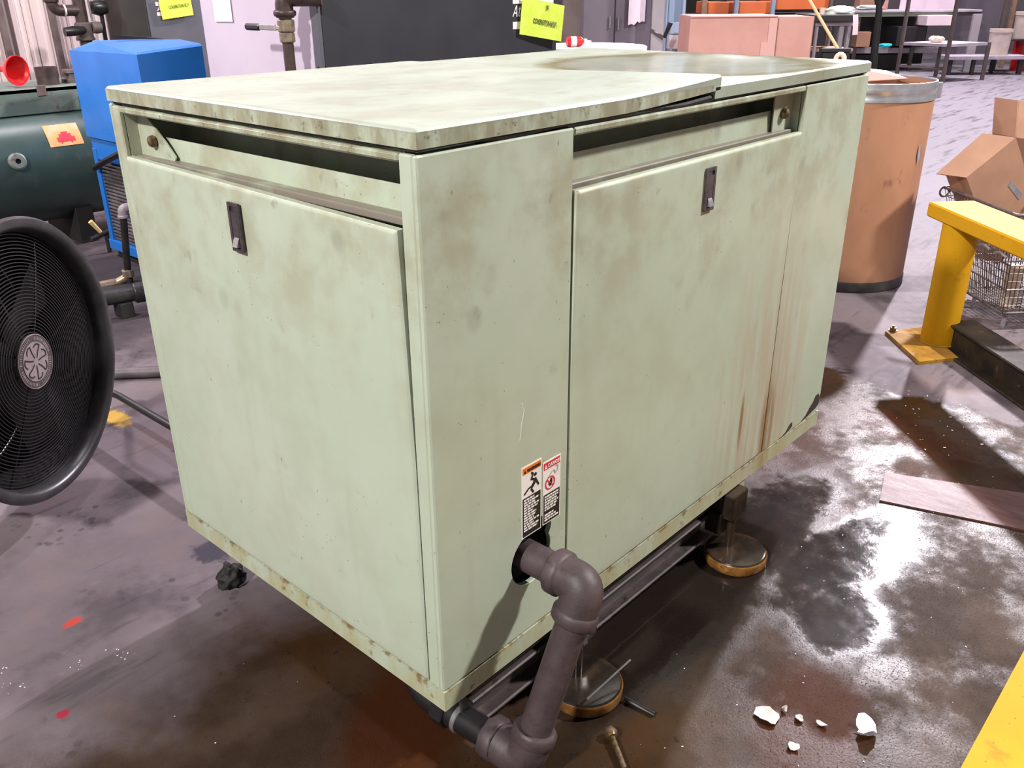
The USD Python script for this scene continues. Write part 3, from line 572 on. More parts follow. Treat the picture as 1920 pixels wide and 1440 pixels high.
for px, py in ((0.25, 0.80), (1.2, 0.80)):
    ft = part(cab, 'levelling_foot', lathe([(0, 0.001), (0.076, 0.001), (0.080, 0.008), (0.081, 0.026), (0.072, 0.034), (0, 0.038)], (px, py, FLOOR), Z_, 32), 'puck')
    part(ft, 'stem', cyl((px, py, FLOOR + 0.035), (px, py, 0.004), 0.016, 12), 'puck')
lv = trimesh.creation.icosphere(subdivisions=3); lq = np.array(lv.vertices); lq = lq * (0.45 + 1.1 * meshkit.fbm(lq * 2.6 + 4, 4, 2))[:, None] * A3(0.036, 0.030, 0.040)
part(cab, 'floor_lug', trimesh.Trimesh(lq + A3(0.075, 0.865, FLOOR + 0.014), lv.faces, process=False), 'blackmatte', 'black oily lump at the left foot', smooth=40)

# ---------------------------------------------------------------- the pipe out of the cabinet's side
pp = thing('drain_pipe', 'purplish brown iron pipe bending down from the hole under the stickers', 'pipe', (0.12, -0.08, FLOOR))
r = 0.0305
h0, e1 = A3(0.233, 0.10, 0.204), A3(0.233, -0.124, 0.204)
e2 = A3(0.123, -0.083, -0.142)
d2 = (e2 - e1) / np.linalg.norm(e2 - e1)
part(pp, 'stub', cyl(h0, e1 + A3(0, 0.045, 0), r, 28), 'pipe', smooth=40)
el = [e1 + A3(0, 0.058, 0)] + [tuple(q) for q in rounded([e1 + A3(0, 0.050, 0), e1, e1 + d2 * 0.052], 0.045, 10)] + [e1 + d2 * 0.060]
part(pp, 'elbow', join(tube(el, r + 0.0075, n=28), cyl(e1 + A3(0, 0.072, 0), e1 + A3(0, 0.044, 0), r + 0.0125, 30, 0.005), cyl(e1 + d2 * 0.048, e1 + d2 * 0.074, r + 0.0125, 30, 0.005)), 'pipe', smooth=45)
part(pp, 'pipe_run', cyl(e1 + d2 * 0.05, e2 - d2 * 0.03, r, 28), 'pipe', smooth=40)
e3 = A3(0.113, 0.005, -0.146)
el2 = rounded([e2 - d2 * 0.055, e2 + d2 * 0.012, e3], 0.05, 10)
part(pp, 'elbow', join(tube(el2, r + 0.0085, n=28), cyl(e2 - d2 * 0.062, e2 - d2 * 0.035, r + 0.0125, 30, 0.005), cyl(e3 + A3(0.0015, -0.03, 0.001), e3 + A3(0, 0.0, 0), r + 0.014, 8, 0.004)), 'pipe', smooth=45)
hs = thing('drain_hose', 'black rubber hose clamped to the floor elbow, under the near cabinet corner', 'hose', (0.10, 0.10, FLOOR))
e4 = A3(0.106, 0.19, -0.150)
part(hs, 'hose', tube([e3 + A3(0, 0.001, 0), A3(0.108, 0.08, -0.148), e4, A3(0.2, 0.34, -0.152)], 0.028, 0.04, 20), 'black', smooth=40)
part(hs, 'hose_clamp', cyl(A3(0.1085, 0.070, -0.148), A3(0.1085, 0.082, -0.148), 0.0305, 24, 0.002), 'steel', 'bright ring clamp')
part(hs, 'hose_end', cyl(A3(0.1075, 0.10, -0.148), A3(0.107, 0.135, -0.149), 0.036, 8, 0.003), 'black')

# ---------------------------------------------------------------- drum fan at the left
fc, faz, fel, FR = A3(-0.052, 1.502, 0.270), 5.363, 0.017, 0.38
fn = A3(math.cos(faz) * math.cos(fel), math.sin(faz) * math.cos(fel), math.sin(fel))
fu = np.cross(Z_, fn); fu /= np.linalg.norm(fu); fv = np.cross(fn, fu)
fan = thing('drum_fan', 'big round black drum fan with a ringed wire grille and silver hub badge', 'fan', (0.05, 1.55, FLOOR))
part(fan, 'shroud', lathe([(0.335, -0.26), (0.352, -0.26), (0.352, -0.06), (0.372, -0.012), (0.380, 0.0), (0.374, 0.010), (0.360, 0.012), (0.347, 0.004), (0.340, -0.02), (0.338, -0.25), (0.335, -0.26)], fc, fn, 96), 'fan', smooth=50)
dish = lambda q: -0.006 - 0.030 * (q / 0.35) ** 2
rings = [0.078 + (0.343 - 0.078) * i / 29 for i in range(30)]
def fring(R0, rr, n=80): return tube([fc + R0 * (math.cos(a) * fu + math.sin(a) * fv) + fn * dish(R0) for a in np.linspace(0, 2 * np.pi, n, endpoint=False)], rr, n=5, closed=True)
gr = part(fan, 'grille', join([fring(q, 0.0019) for q in rings]), 'wire', 'guard of thin concentric black wires', kind='stuff', smooth=60)
for k in range(8):
    a = 2 * math.pi * (k + 0.3) / 8; d = math.cos(a) * fu + math.sin(a) * fv
    part(fan, 'grille_spoke', tube([fc + d * q + fn * (dish(q) - 0.003) for q in np.linspace(0.06, 0.346, 8)], 0.0026, n=6), 'wire')
bc = fc + fn * (dish(0) + 0.002)
bd = part(fan, 'hub_badge', lathe([(0, 0), (0.074, 0), (0.074, 0.004), (0.070, 0.0055), (0.0, 0.0055)], bc, fn, 64), 'badgering', 'round dark rimmed hub badge')
part(bd, 'badge_disc', lathe([(0.053, 0.0055), (0.053, 0.0068), (0.0, 0.0072)], bc, fn, 64), 'badge', 'pale disc with a swirl of blades')
part(bd, 'badge_rim', torus(bc + fn * 0.0055, fn, 0.072, 0.0012, 64), 'badge')
bl = []
for k in range(7):
    a = 2 * math.pi * k / 7; pts = [(0.012, 0), (0.028, 0.002), (0.046, 0.001), (0.047, 0.010), (0.042, 0.018), (0.034, 0.022)]
    ca, sa = math.cos(a), math.sin(a); bl.append(stroke([(x * ca - y * sa, x * sa + y * ca) for x, y in pts], 0.0035))
part(bd, 'blade_marks', join([prism(q, bc + fn * 0.0070, fu, fv, 0.0006) for q in bl]), 'ink', smooth=False)
mk = []
rr_ = random.Random(5)
for k in range(64):
    if k % 16 in (0, 15): continue
    a = 2 * math.pi * k / 64; ca, sa = math.cos(a), math.sin(a); q = rr_.uniform(0.5, 1.0) * 0.0016
    mk.append(prism(Polygon([(0.0575 * ca - q * -sa, 0.0575 * sa - q * ca), (0.0575 * ca + q * -sa, 0.0575 * sa + q * ca), (0.066 * ca + q * -sa, 0.066 * sa + q * ca), (0.066 * ca - q * -sa, 0.066 * sa - q * ca)]), bc + fn * 0.0055, fu, fv, 0.0006))
part(bd, 'rim_lettering', join(mk), 'badge', kind='stuff', smooth=False)
part(fan, 'added_back_disc', lathe([(0, -0.235), (0.30, -0.235), (0.335, -0.24), (0.335, -0.243), (0.0, -0.243)], fc, fn, 48), 'blackmatte')  # black disc added so the drum looks dark behind the grille
part(fan, 'motor', lathe([(0, -0.232), (0.085, -0.232), (0.095, -0.21), (0.095, -0.13), (0.06, -0.11), (0, -0.11)], fc, fn, 32), 'fan', smooth=40)
for k in range(4):
    a = 2 * math.pi * k / 4 + 0.5; d = math.cos(a) * fu + math.sin(a) * fv; e = -math.sin(a) * fu + math.cos(a) * fv
    q = lambda s, tt, z: fc + d * s + e * tt + fn * z
    part(fan, 'blade', quadplate(q(0.06, -0.04, -0.125), q(0.31, -0.10, -0.135), q(0.32, 0.09, -0.085), q(0.06, 0.04, -0.095), 0.002), 'fan', smooth=False)
part(fan, 'rear_guard', join([torus(fc + fn * -0.263, fn, q, 0.0025, 64, 5) for q in (0.10, 0.15, 0.20, 0.25, 0.30, 0.34)]), 'wire', kind='stuff')
zt = -0.10
part(fan, 'stand', join(tube([(-0.45, 1.75, zt), (-0.30, 2.00, zt), (0.314, 2.05, zt), (0.326, 1.20, zt), (0.44, 0.98, zt)], 0.0125, 0.10, 14), cyl((-0.30, 1.97, FLOOR), (-0.30, 1.97, zt), 0.014, 12), cyl((0.44, 0.98, FLOOR), (0.44, 0.98, zt + 0.012), 0.014, 12), tube([(-0.30, 1.99, zt), tuple(fc - fu * 0.40 - fn * 0.13 - A3(0, 0, 0.1)), tuple(fc - fu * 0.40 - fn * 0.13), tuple(fc - fu * 0.34 - fn * 0.13)], 0.0125, 0.05, 12), tube([(0.314, 2.03, zt), tuple(fc + fu * 0.385 - fn * 0.17 - A3(0, 0, 0.2)), tuple(fc + fu * 0.375 - fn * 0.17), tuple(fc + fu * 0.34 - fn * 0.17)], 0.0125, 0.05, 12)), 'fan', 'bent black tube stand', smooth=50)

# ---------------------------------------------------------------- pipes lying behind the cabinet
hp = single('floor_hose', tube([(0.352, 2.421, -0.175), (0.459, 2.338, -0.175), (0.589, 2.213, -0.175), (0.773, 2.059, -0.175)], 0.022, 0.1, 14), M.setdefault('hosegrey', std('dusty_hose', (0.105, 0.085, 0.095), (0.07, 0.056, 0.063), 14, 0.55)) and 'hosegrey', 'dusty grey hose lying on the floor between fan and cabinet', 'hose', smooth=50)
bp_ = thing('header_pipe', 'thick black pipe lying low beneath the brass valve', 'pipe', (0.883, 3.311, -0.200))
q0, q1 = A3(*(0.596, 3.062, -0.100)), A3(*(0.904, 2.979, -0.100))
part(bp_, 'pipe_run', cyl(q0, q1, 0.036, 24, 0.004), 'blackpipe', smooth=50)
dd = (q1 - q0) / np.linalg.norm(q1 - q0)
part(bp_, 'coupling', cyl(q1 - dd * 0.03, q1 + dd * 0.10, 0.047, 24, 0.01), 'blackpipe', smooth=50)
for s_ in (0.12, 0.75): 
    q = q0 + (q1 - q0) * s_; part(bp_, 'support', cbox(q + A3(-0.03, -0.04, -0.10), q + A3(0.03, 0.04, -0.03)), 'blackmatte')
rp = thing('riser_pipe', 'slim black pipe with a grey elbow rising beside the blue dryer grille', 'pipe', (1.080, 3.486, -0.175))
rt, rb = A3(*(1.080, 3.402, 0.159)), A3(*(1.080, 3.476, -0.150))
part(rp, 'riser', cyl(rb, rt, 0.017, 18), 'blackpipe', smooth=50)
part(rp, 'elbow', join(tube(rounded([rt - A3(0, 0, 0.01), rt + A3(0, 0, 0.035), rt + A3(0.09, -0.02, 0.035)], 0.035, 8), 0.023, n=16), cyl(rt - A3(0, 0, 0.014), rt + A3(0, 0, 0.004), 0.027, 18, 0.004)), 'greyleg', smooth=50)
part(rp, 'coupling', cyl(rb - A3(0, 0, 0.02), rb + A3(0, 0, 0.02), 0.03, 8, 0.004), 'brass')
part(rp, 'valve_body', join(cyl(rb + A3(0, 0, -0.015), rb + A3(-0.05, 0.03, -0.045), 0.022, 14, 0.004), cyl(rb + A3(-0.05, 0.03, -0.045), rb + A3(-0.14, 0.06, -0.05), 0.024, 8, 0.004), cyl(rb + A3(-0.14, 0.06, -0.05), rb + A3(-0.19, 0.075, -0.05), 0.018, 14, 0.004)), 'brass', 'dull brass valve body', smooth=30)
part(rp, 'foot', cyl(rb + A3(0, 0, -0.02), (rb[0], rb[1], FLOOR), 0.018, 12), 'blackpipe')
dv = thing('drain_valve', 'small drain valve with a yellow handle in front of the dark tank', 'valve', (1.419, 4.543, -0.200))
v0 = A3(*(1.277, 4.120, -0.099)); 
part(dv, 'valve_body', join(cyl(v0 + A3(-0.09, 0.0, -0.01), v0 + A3(0.03, 0.0, 0.02), 0.014, 12, 0.003), cyl((v0[0], v0[1], FLOOR), v0, 0.013, 12)), 'blackpipe')
part(dv, 'handle', tube([v0 + A3(-0.03, 0, 0.02), v0 + A3(-0.075, 0.0, 0.09)], [0.010, 0.014], n=10), 'broom', 'yellow handle')
part(dv, 'nut', lathe([(0, -0.012), (0.012, -0.01), (0.014, 0), (0.012, 0.010), (0, 0.012)], v0 + A3(0.045, -0.01, 0.03), Z_, 12), 'steel')

# ---------------------------------------------------------------- green tank with its deck
TX0, TX1, TY, TZ, TR = -1.0, 1.72, 4.65, 0.26, 0.335
tk = thing('air_tank', 'dark green horizontal air tank behind the fan, pale sheen along its top', 'tank', (0.4, TY, FLOOR))
part(tk, 'shell', lathe([(0, -0.10), (0.14, -0.085), (0.25, -0.05), (0.31, -0.015), (TR, 0.03), (TR, TX1 - TX0 - 0.03), (0.31, TX1 - TX0 + 0.015), (0.25, TX1 - TX0 + 0.05), (0.14, TX1 - TX0 + 0.085), (0, TX1 - TX0 + 0.10)], (TX0, TY, TZ), X_, 72), 'tank', smooth=40)
def tanksurf(x, a, off=0.0): return A3(x, TY - (TR + off) * math.cos(a), TZ + (TR + off) * math.sin(a))
part(tk, 'deck', join(cbox((TX0, 4.46, 0.655), (1.62, 5.0, 0.680), 0.004), cbox((TX0, 4.46, 0.545), (1.52, 4.472, 0.680), 0.003)), 'tanktop', 'grey green equipment deck on the tank')
part(tk, 'deck_slot', cbox(A3(*(1.197, 4.460, 0.687)) - A3(0, 0.006, 0.05), A3(*(1.247, 4.460, 0.683)) + A3(0, 0.0, 0.012), 0.006), 'walltrim')
for x in (-0.6, 1.3): part(tk, 'leg', cbox((x - 0.05, 4.42, FLOOR), (x + 0.05, 4.88, 0.02)), 'blackmatte')
pa = math.radians(12)
plug = part(tk, 'plug', lathe([(0.045, 0), (0.045, 0.018), (0.036, 0.024), (0.014, 0.024)], tanksurf(0.965, pa), tanksurf(0.965, pa, 0.1) - tanksurf(0.965, pa), 28), 'tanktop', 'round grey plug with a square socket')
part(plug, 'socket', lathe([(0, 0.012), (0.015, 0.012), (0.015, 0.0245)], tanksurf(0.965, pa), tanksurf(0.965, pa, 0.1) - tanksurf(0.965, pa), 4), 'ink', smooth=False)
def tankpatch(x0, x1, a0, a1, off, n=8):
    P = np.array([[tanksurf(x0 + (x1 - x0) * i / n, a0 + (a1 - a0) * j / n, off) for j in range(n + 1)] for i in range(n + 1)]); c = tanksurf(0, (a0 + a1) / 2, 1) - tanksurf(0, (a0 + a1) / 2, 0)
    return sheet_grid(P, -c * 0.002)
SX0, SX1, SA0, SA1 = 1.16, 1.345, 0.36, 0.74
stk = part(tk, 'hazard_sticker', tankpatch(SX0, SX1, SA0, SA1, 0.002), M.setdefault('peach', std('peach_sticker', (0.75, 0.33, 0.10), (0.80, 0.42, 0.26), 12, 0.5)), 'faded orange sticker with a red mark', smooth=50)
part(stk, 'sticker_mark', join(tankpatch(SX0 + 0.05, SX1 - 0.04, SA0 + 0.07, SA0 + 0.145, 0.0035), tankpatch(SX0 + 0.065, SX1 - 0.055, SA0 + 0.145, SA0 + 0.20, 0.0035), tankpatch(SX0 + 0.08, SX1 - 0.07, SA0 + 0.20, SA0 + 0.235, 0.0035), tankpatch(SX0 + 0.065, SX0 + 0.072, SA0 + 0.045, SA0 + 0.075, 0.0035), tankpatch(SX1 - 0.065, SX1 - 0.058, SA0 + 0.045, SA0 + 0.075, 0.0035)), 'red_ink', smooth=50)
part(tk, 'cable_cover', cbox((1.42, 4.43, 0.55), (1.56, 4.462, 0.64), 0.015), 'black', smooth=40)
part(tk, 'cable', tube([A3(1.44, 4.445, 0.56), A3(1.44, 4.41, 0.51), A3(1.46, 4.315, 0.33), A3(1.49, 4.30, 0.20)], 0.012, 0.06, 10), 'black', smooth=50)
ft_ = thing('pipe_fittings', 'dark iron fittings standing in a row on the tank deck', 'fitting', (1.45, 4.62, 0.68))
part(ft_, 'cup', lathe([(0, 0), (0.058, 0), (0.06, 0.095), (0.054, 0.095), (0.052, 0.01), (0, 0.01)], (1.33, 4.62, 0.68), Z_, 28), 'ironpipe', smooth=40)
part(ft_, 'flange', lathe([(0, 0), (0.062, 0), (0.062, 0.02), (0.042, 0.022), (0.04, 0.05), (0.05, 0.052), (0.048, 0.07), (0, 0.07)], (1.485, 4.66, 0.68), Z_, 24), 'brownsteel', smooth=30)
part(ft_, 'elbow', join(tube(rounded([(1.60, 4.60, 0.68), (1.60, 4.60, 0.775), (1.72, 4.58, 0.775)], 0.06, 8), 0.048, n=18), lathe([(0, 0), (0.07, 0), (0.07, 0.022), (0, 0.022)], (1.60, 4.60, 0.68), Z_, 24)), 'greyleg', smooth=50)
fo = A3(1.12, 4.60, 0.775); fax = A3(0.35, -0.80, -0.05); fax /= np.linalg.norm(fax)
fnl = thing('red_funnel', 'red plastic funnel lying open mouthed on the tank deck', 'funnel', (1.12, 4.6, 0.68))
part(fnl, 'cone', lathe([(0.012, -0.16), (0.014, -0.16), (0.016, -0.085), (0.078, 0.0), (0.080, 0.012), (0.075, 0.012), (0.073, 0.002), (0.012, -0.083), (0.012, -0.16)], fo + fax * 0.06, fax, 40), 'red', smooth=40)

# ---------------------------------------------------------------- pipe drop with valves on the left wall
PYW = 5.62
vp = thing('valve_pipe', 'rusty brown drop pipe with valves in front of the ribbed wall', 'pipe', (2.045, 5.620, 0.909))
a0, a1 = A3(*(2.022, 5.620, 1.110)), A3(*(2.053, 5.620, 0.823)); a0[0] = a1[0] = 2.02
part(vp, 'pipe_run', cyl((2.02, PYW, FLOOR), (2.02, PYW, 3.2), 0.040, 20), 'ironpipe', smooth=50)
zc = float((2.030, 5.620, 0.926)[2])
part(vp, 'collar', join(cyl((2.02, PYW, zc - 0.06), (2.02, PYW, zc + 0.045), 0.056, 20, 0.01), cyl((2.02, PYW, zc - 0.07), (2.02, PYW, zc - 0.05), 0.062, 20, 0.004)), 'brownsteel', smooth=40)
part(vp, 'handwheel', lathe([(0, -0.03), (0.035, -0.03), (0.04, 0), (0.035, 0.03), (0, 0.03)], (2.02 + 0.075, PYW - 0.03, zc + 0.01), X_, 20), 'brownsteel', smooth=40)
part(vp, 'handle', tube([(2.0, PYW - 0.06, zc), (1.92, PYW - 0.07, zc - 0.005), (1.86, PYW - 0.07, zc - 0.01)], [0.022, 0.032, 0.028], n=14), 'black', smooth=50)
zb = float((1.878, 5.620, 1.047)[2])
part(vp, 'branch_elbow', join(tube(rounded([(1.84, PYW, zb + 0.6), (1.84, PYW, zb), (2.02, PYW, zb)], 0.06, 8), 0.036, n=18), cyl((1.84, PYW, zb + 0.05), (1.84, PYW, zb + 0.085), 0.047, 18, 0.006)), 'ironpipe', smooth=50)
part(vp, 'tape_ring', cyl((1.905, PYW, zb), (1.917, PYW, zb), 0.0385, 20), 'logo', 'white sealing tape ring')
part(vp, 'bright_rod', tube([(2.075, PYW - 0.03, zc + 0.05), (2.055, PYW - 0.03, zc + 0.9)], 0.007, n=8), 'steel', 'bright steel rod')
part(vp, 'dark_valve', join(lathe([(0, -0.06), (0.04, -0.05), (0.055, 0), (0.04, 0.05), (0, 0.06)], (2.150, 5.620, 1.061), X_, 18), tube([(2.161, 5.620, 1.041), (2.16, PYW + 0.02, 0.60)], 0.014, n=10)), 'black', smooth=50)

# ---------------------------------------------------------------- blue dryer
bd_ = thing('air_dryer', 'blue air dryer with a low domed hood and a dusty grey coil below', 'dryer', (1.40, 3.67, FLOOR))
x0, x1, y0, y1 = 1.24, 1.575, 3.30, 4.03
hood = trimesh.convex.convex_hull(np.array([(x, y, 0.46) for x, y in ((x0, y0), (x1, y0), (x0, y1), (x1, y1))] + [(x0, y0, 0.895), (x1, y0, 0.918), (x0, y1, 0.888), (x1, y1, 0.905), (x0 + 0.012, y0 + 0.012, 0.905), (x1, y0 + 0.012, 0.928), (x0 + 0.02, y0 + 0.42, 0.935), (x0 + 0.1, y0 + 0.20, 0.940), (x1, y0 + 0.2, 0.942), (x0 + 0.1, y1 - 0.1, 0.935), (x1, y1 - 0.1, 0.93)]))
part(bd_, 'hood', hood, 'blue', smooth=12)
part(bd_, 'hood_lip', quadplate((x0 + 0.12, 3.72, 0.944), (x0 + 0.26, 3.52, 0.946), (x0 + 0.26, 3.55, 0.950), (x0 + 0.10, 3.74, 0.968)), 'blackmatte', 'dark loose flap lying on the hood', smooth=False)
part(bd_, 'skirt', join(cbox((x0 + 0.015, y0 + 0.02, 0.34), (x1, y1 - 0.01, 0.46)), cbox((x0 + 0.01, y0 + 0.01, -0.14), (x0 + 0.03, y0 + 0.05, 0.4)), cbox((x0 + 0.01, y1 - 0.05, -0.14), (x0 + 0.03, y1 - 0.01, 0.4))), 'blue')
cl = part(bd_, 'coil', cbox((x0 + 0.035, y0 + 0.03, -0.10), (x1 - 0.02, y1 - 0.03, 0.345)), 'grille', 'dusty grey finned coil', smooth=False)
for k in range(22): part(cl, 'fin', cbox((x0 + 0.022, y0 + 0.05, -0.095 + k * 0.0195), (x0 + 0.036, y1 - 0.05, -0.095 + k * 0.0195 + 0.010), 0.001), 'grille', smooth=False)
part(bd_, 'base_strip', cbox((x0 + 0.005, y0, -0.155), (x1, y1, -0.10)), 'blue')
for yy in (y0 + 0.06, y1 - 0.06): part(bd_, 'foot', cbox((x0 + 0.03, yy - 0.03, FLOOR), (x1 - 0.03, yy + 0.03, -0.15)), 'blackmatte')
part(bd_, 'cable', tube([(x0 - 0.01, 3.98, 0.30), (x0 - 0.02, 3.80, 0.36), (x0 - 0.015, 3.55, 0.44)], 0.016, n=10), 'black')

# ---------------------------------------------------------------- compressor cabinets
c2 = thing('compressor', 'navy fronted compressor with pale lilac side behind the mint cabinet', 'compressor', (2.16, 2.6, FLOOR))
part(c2, 'front_panel', cbox((1.452, 2.15, FLOOR + 0.08), (2.888, 2.17, 1.42), 0.004), 'navy')
part(c2, 'front_edge', cbox((1.435, 2.152, FLOOR + 0.05), (1.452, 2.20, 1.43), 0.003), 'slate')
part(c2, 'side_panel', cbox((1.437, 2.20, FLOOR + 0.05), (1.452, 3.02, 1.43), 0.003), 'lilac', 'pale lilac side panel')
part(c2, 'housing', cbox((1.453, 2.171, FLOOR), (2.886, 3.04, 1.425), 0.004), 'navy')
lg = part(c2, 'nameplate_bar', cbox((2.56, 2.1485, (2.573, 2.150, 0.983)[2]), (2.86, 2.15, (2.573, 2.150, 1.016)[2]), 0), 'logo', 'white bars and script lettering', smooth=False)
part(c2, 'nameplate_bar', cbox((2.56, 2.1485, (2.574, 2.150, 1.095)[2]), (2.86, 2.15, (2.574, 2.150, 1.130)[2]), 0), 'logo', smooth=False)
part(c2, 'lettering', text('Atlas', 0.048, (2.556, 2.1497, (2.573, 2.150, 1.039)[2]), X_, Z_, 0.001, False, 0.82, 0.25), 'logo', smooth=False)
part(c2, 'bolt', lathe([(0.006, 0), (0.005, 0.004), (0, 0.005)], (1.437, 2.177, 0.880), -X_, 12), 'black')
tg = thing('sale_tag', 'lime green paper tag with dark print hanging over the navy panel edge', 'tag', (2.752, 2.135, 1.013))
tb, tr_, tl = A3(*(2.587, 2.135, 0.961)), A3(*(2.868, 2.100, 0.917)), A3(*(2.610, 2.135, 1.125))
part(tg, 'paper', sheet(tb, tr_ - tb, tl - tb, 8, 8, lambda a, b: 0.004 * math.sin(3 * a + 1)), 'tag', smooth=40)
tu = (tr_ - tb) / np.linalg.norm(tr_ - tb); tv = (tl - tb) / np.linalg.norm(tl - tb); tv -= tu * (tu @ tv); tv /= np.linalg.norm(tv); tw = np.cross(tu, tv)
TW = np.linalg.norm(tr_ - tb)
part(tg, 'lettering', join(fitted('COVINGTON BOX', 0.55 * TW, 0.022, tb + tu * 0.27 * TW + tv * 0.060 + tw * 0.006, tu, tv)), 'tagink', smooth=False)
part(tg, 'lettering', join(fitted('OF', 0.07 * TW, 0.022, tb + tu * 0.53 * TW + tv * 0.128 + tw * 0.006, tu, tv)), 'tagink', smooth=False)
pn = single('notice_sheet', sheet(A3(*(1.433, 2.760, 1.039)), A3(*(1.433, 2.904, 1.037)) - A3(*(1.433, 2.760, 1.039)), A3(0, 0, 0.24), 4, 6, lambda a, b: 0.0), 'paper', 'pinkish white notice sheet taped on the lilac compressor side', 'notice')
gp = thing('gate_valve_pipe', 'dark pipe with a ball valve in front of the lilac compressor side', 'pipe', (1.300, 2.175, 0.887))
GX = 1.33
g0, g1 = A3(*(1.330, 2.216, 0.879)), A3(*(1.330, 2.210, 1.072)); gy_ = g0[1]
part(gp, 'riser', cyl((GX, gy_, FLOOR), (GX, gy_, (1.330, 2.211, 0.977)[2]), 0.0215, 20), 'ironpipe', smooth=50)
zv0, zv1, zv2 = (1.330, 2.211, 0.977)[2], (1.330, 2.207, 1.015)[2], (1.330, 2.203, 1.076)[2]
part(gp, 'valve_body', join(cyl((GX, gy_, zv0), (GX, gy_, zv1), 0.030, 8, 0.004), cyl((GX, gy_, zv1), (GX, gy_, zv1 + 0.045), 0.033, 20, 0.004), cyl((GX, gy_, zv1 + 0.045), (GX, gy_, zv2), 0.026, 20, 0.004)), 'brass', 'brushed metal valve body', smooth=40)
part(gp, 'lever', join(cbox((GX - 0.035, gy_ + 0.02, zv1 + 0.006), (GX - 0.028, gy_ + 0.14, zv1 + 0.026), 0.002), cbox((GX - 0.034, gy_ - 0.005, zv1 + 0.008), (GX - 0.01, gy_ + 0.03, zv1 + 0.024), 0.003)), 'steel', 'flat steel lever')
part(gp, 'lever_grip', cbox((GX - 0.040, gy_ + 0.13, zv1 + 0.003), (GX - 0.023, gy_ + 0.235, zv1 + 0.029), 0.008), 'black', 'black lever grip', smooth=40)
ez = (1.330, 2.194, 1.119)[2]
part(gp, 'elbow', join(tube(rounded([(GX, gy_, zv2 - 0.01), (GX, gy_, ez + 0.02), (1.436, gy_ - 0.10, ez + 0.02)], 0.05, 8), 0.034, n=20), cyl((GX, gy_, zv2 - 0.006), (GX, gy_, zv2 + 0.018), 0.043, 20, 0.006)), 'ironpipe', smooth=50)
c1 = thing('compressor', 'slate fronted compressor standing by the ribbed wall behind the blue dryer', 'compressor', (3.0, 5.6, FLOOR))
part(c1, 'front_panel', cbox((2.335, 5.29, FLOOR + 0.05), (3.70, 5.31, 1.42), 0.004), 'slate')
part(c1, 'side_panel', cbox((2.330, 5.312, FLOOR + 0.05), (2.345, 5.93, 1.42), 0.004), 'darkside', 'near black side panel')
part(c1, 'housing', cbox((2.346, 5.311, FLOOR), (3.69, 5.94, 1.415), 0.004), 'navy')
for a, b in (((2.388, 5.290, 1.069)[2], (2.392, 5.290, 1.093)[2]), ((2.376, 5.290, 1.006)[2], (2.380, 5.290, 1.029)[2])): part(c1, 'nameplate_bar', cbox((2.395, 5.2885, a), (2.60, 5.29, b), 0), 'logo', smooth=False)
part(c1, 'lettering', text('Atlas', 0.030, (2.40, 5.2897, (2.382, 5.290, 1.038)[2]), X_, Z_, 0.001, True, 0.9, 0.25), 'logo', smooth=False)
tg2 = thing('sale_tag', 'bright yellow green paper tag on the slate compressor front', 'tag', (2.527, 5.270, 1.036))
tb, tr_, tl = A3(*(2.422, 5.275, 0.981)), A3(*(2.658, 5.275, 1.006)), A3(*(2.413, 5.275, 1.126))
part(tg2, 'paper', sheet(tb, tr_ - tb, tl - tb, 6, 6, lambda a, b: 0.004 * math.sin(3 * a)), 'taglime', smooth=40)
tu = (tr_ - tb) / np.linalg.norm(tr_ - tb); tv = (tl - tb) / np.linalg.norm(tl - tb); tv -= tu * (tu @ tv); tv /= np.linalg.norm(tv); tw = np.cross(tu, tv); TW = np.linalg.norm(tr_ - tb)
part(tg2, 'lettering', fitted('COVINGTON BOX', 0.66 * TW, 0.021, tb + tu * 0.26 * TW + tv * 0.060 + tw * 0.006, tu, tv, 0.0008, False), 'tagink', smooth=False)

# ---------------------------------------------------------------- white drum with the red bottle
wd = thing('plastic_drum', 'white plastic drum just behind the mint cabinet lid', 'drum', (3.68, 2.55, FLOOR))
wz, WR = 0.845, 0.335
wc = A3(3.68, 2.55, 0)
bases[wd] = A3(3.68, 2.55, FLOOR)
part(wd, 'body', lathe([(0, 0), (WR - 0.02, 0), (WR, 0.02), (WR - 0.005, 0.3), (WR, 0.32), (WR, 0.36), (WR - 0.005, 0.38), (WR - 0.005, 0.68), (WR, 0.7), (WR, 0.74), (WR - 0.005, 0.76), (WR - 0.01, wz - FLOOR - 0.05)], (wc[0], wc[1], FLOOR), Z_, 64), 'drumwhite', smooth=40)
part(wd, 'lid', lathe([(WR - 0.012, -0.05), (WR + 0.008, -0.045), (WR + 0.010, -0.006), (WR + 0.002, 0.0), (WR - 0.02, -0.004), (WR - 0.03, -0.016), (0, -0.016)], (wc[0], wc[1], wz), Z_, 64), 'drumwhite', smooth=40)
bt = thing('red_bottle', 'red bottle with a white band lying on its side on the white drum', 'bottle', (2.855, 1.965, 0.941))
bq, bq2 = A3(3.700, 2.738, 0.86), A3(3.849, 2.625, 0.86); bax = bq2 - bq; BL = np.linalg.norm(bax)
bq = bq + A3(0, 0, 0); bz = wz - 0.016 + 0.0312
bq[2] = bz; bax[2] = 0; bax /= np.linalg.norm(bax); 
part(bt, 'body', lathe([(0, 0), (0.026, 0), (0.030, 0.006), (0.030, 0.085), (0.022, 0.098), (0.013, 0.104)], bq, bax, 28), 'red', smooth=40)
part(bt, 'label_band', lathe([(0.0305, 0.022), (0.0308, 0.022), (0.0308, 0.058), (0.0305, 0.058)], bq, bax, 28), 'logo', 'white label band', smooth=40)
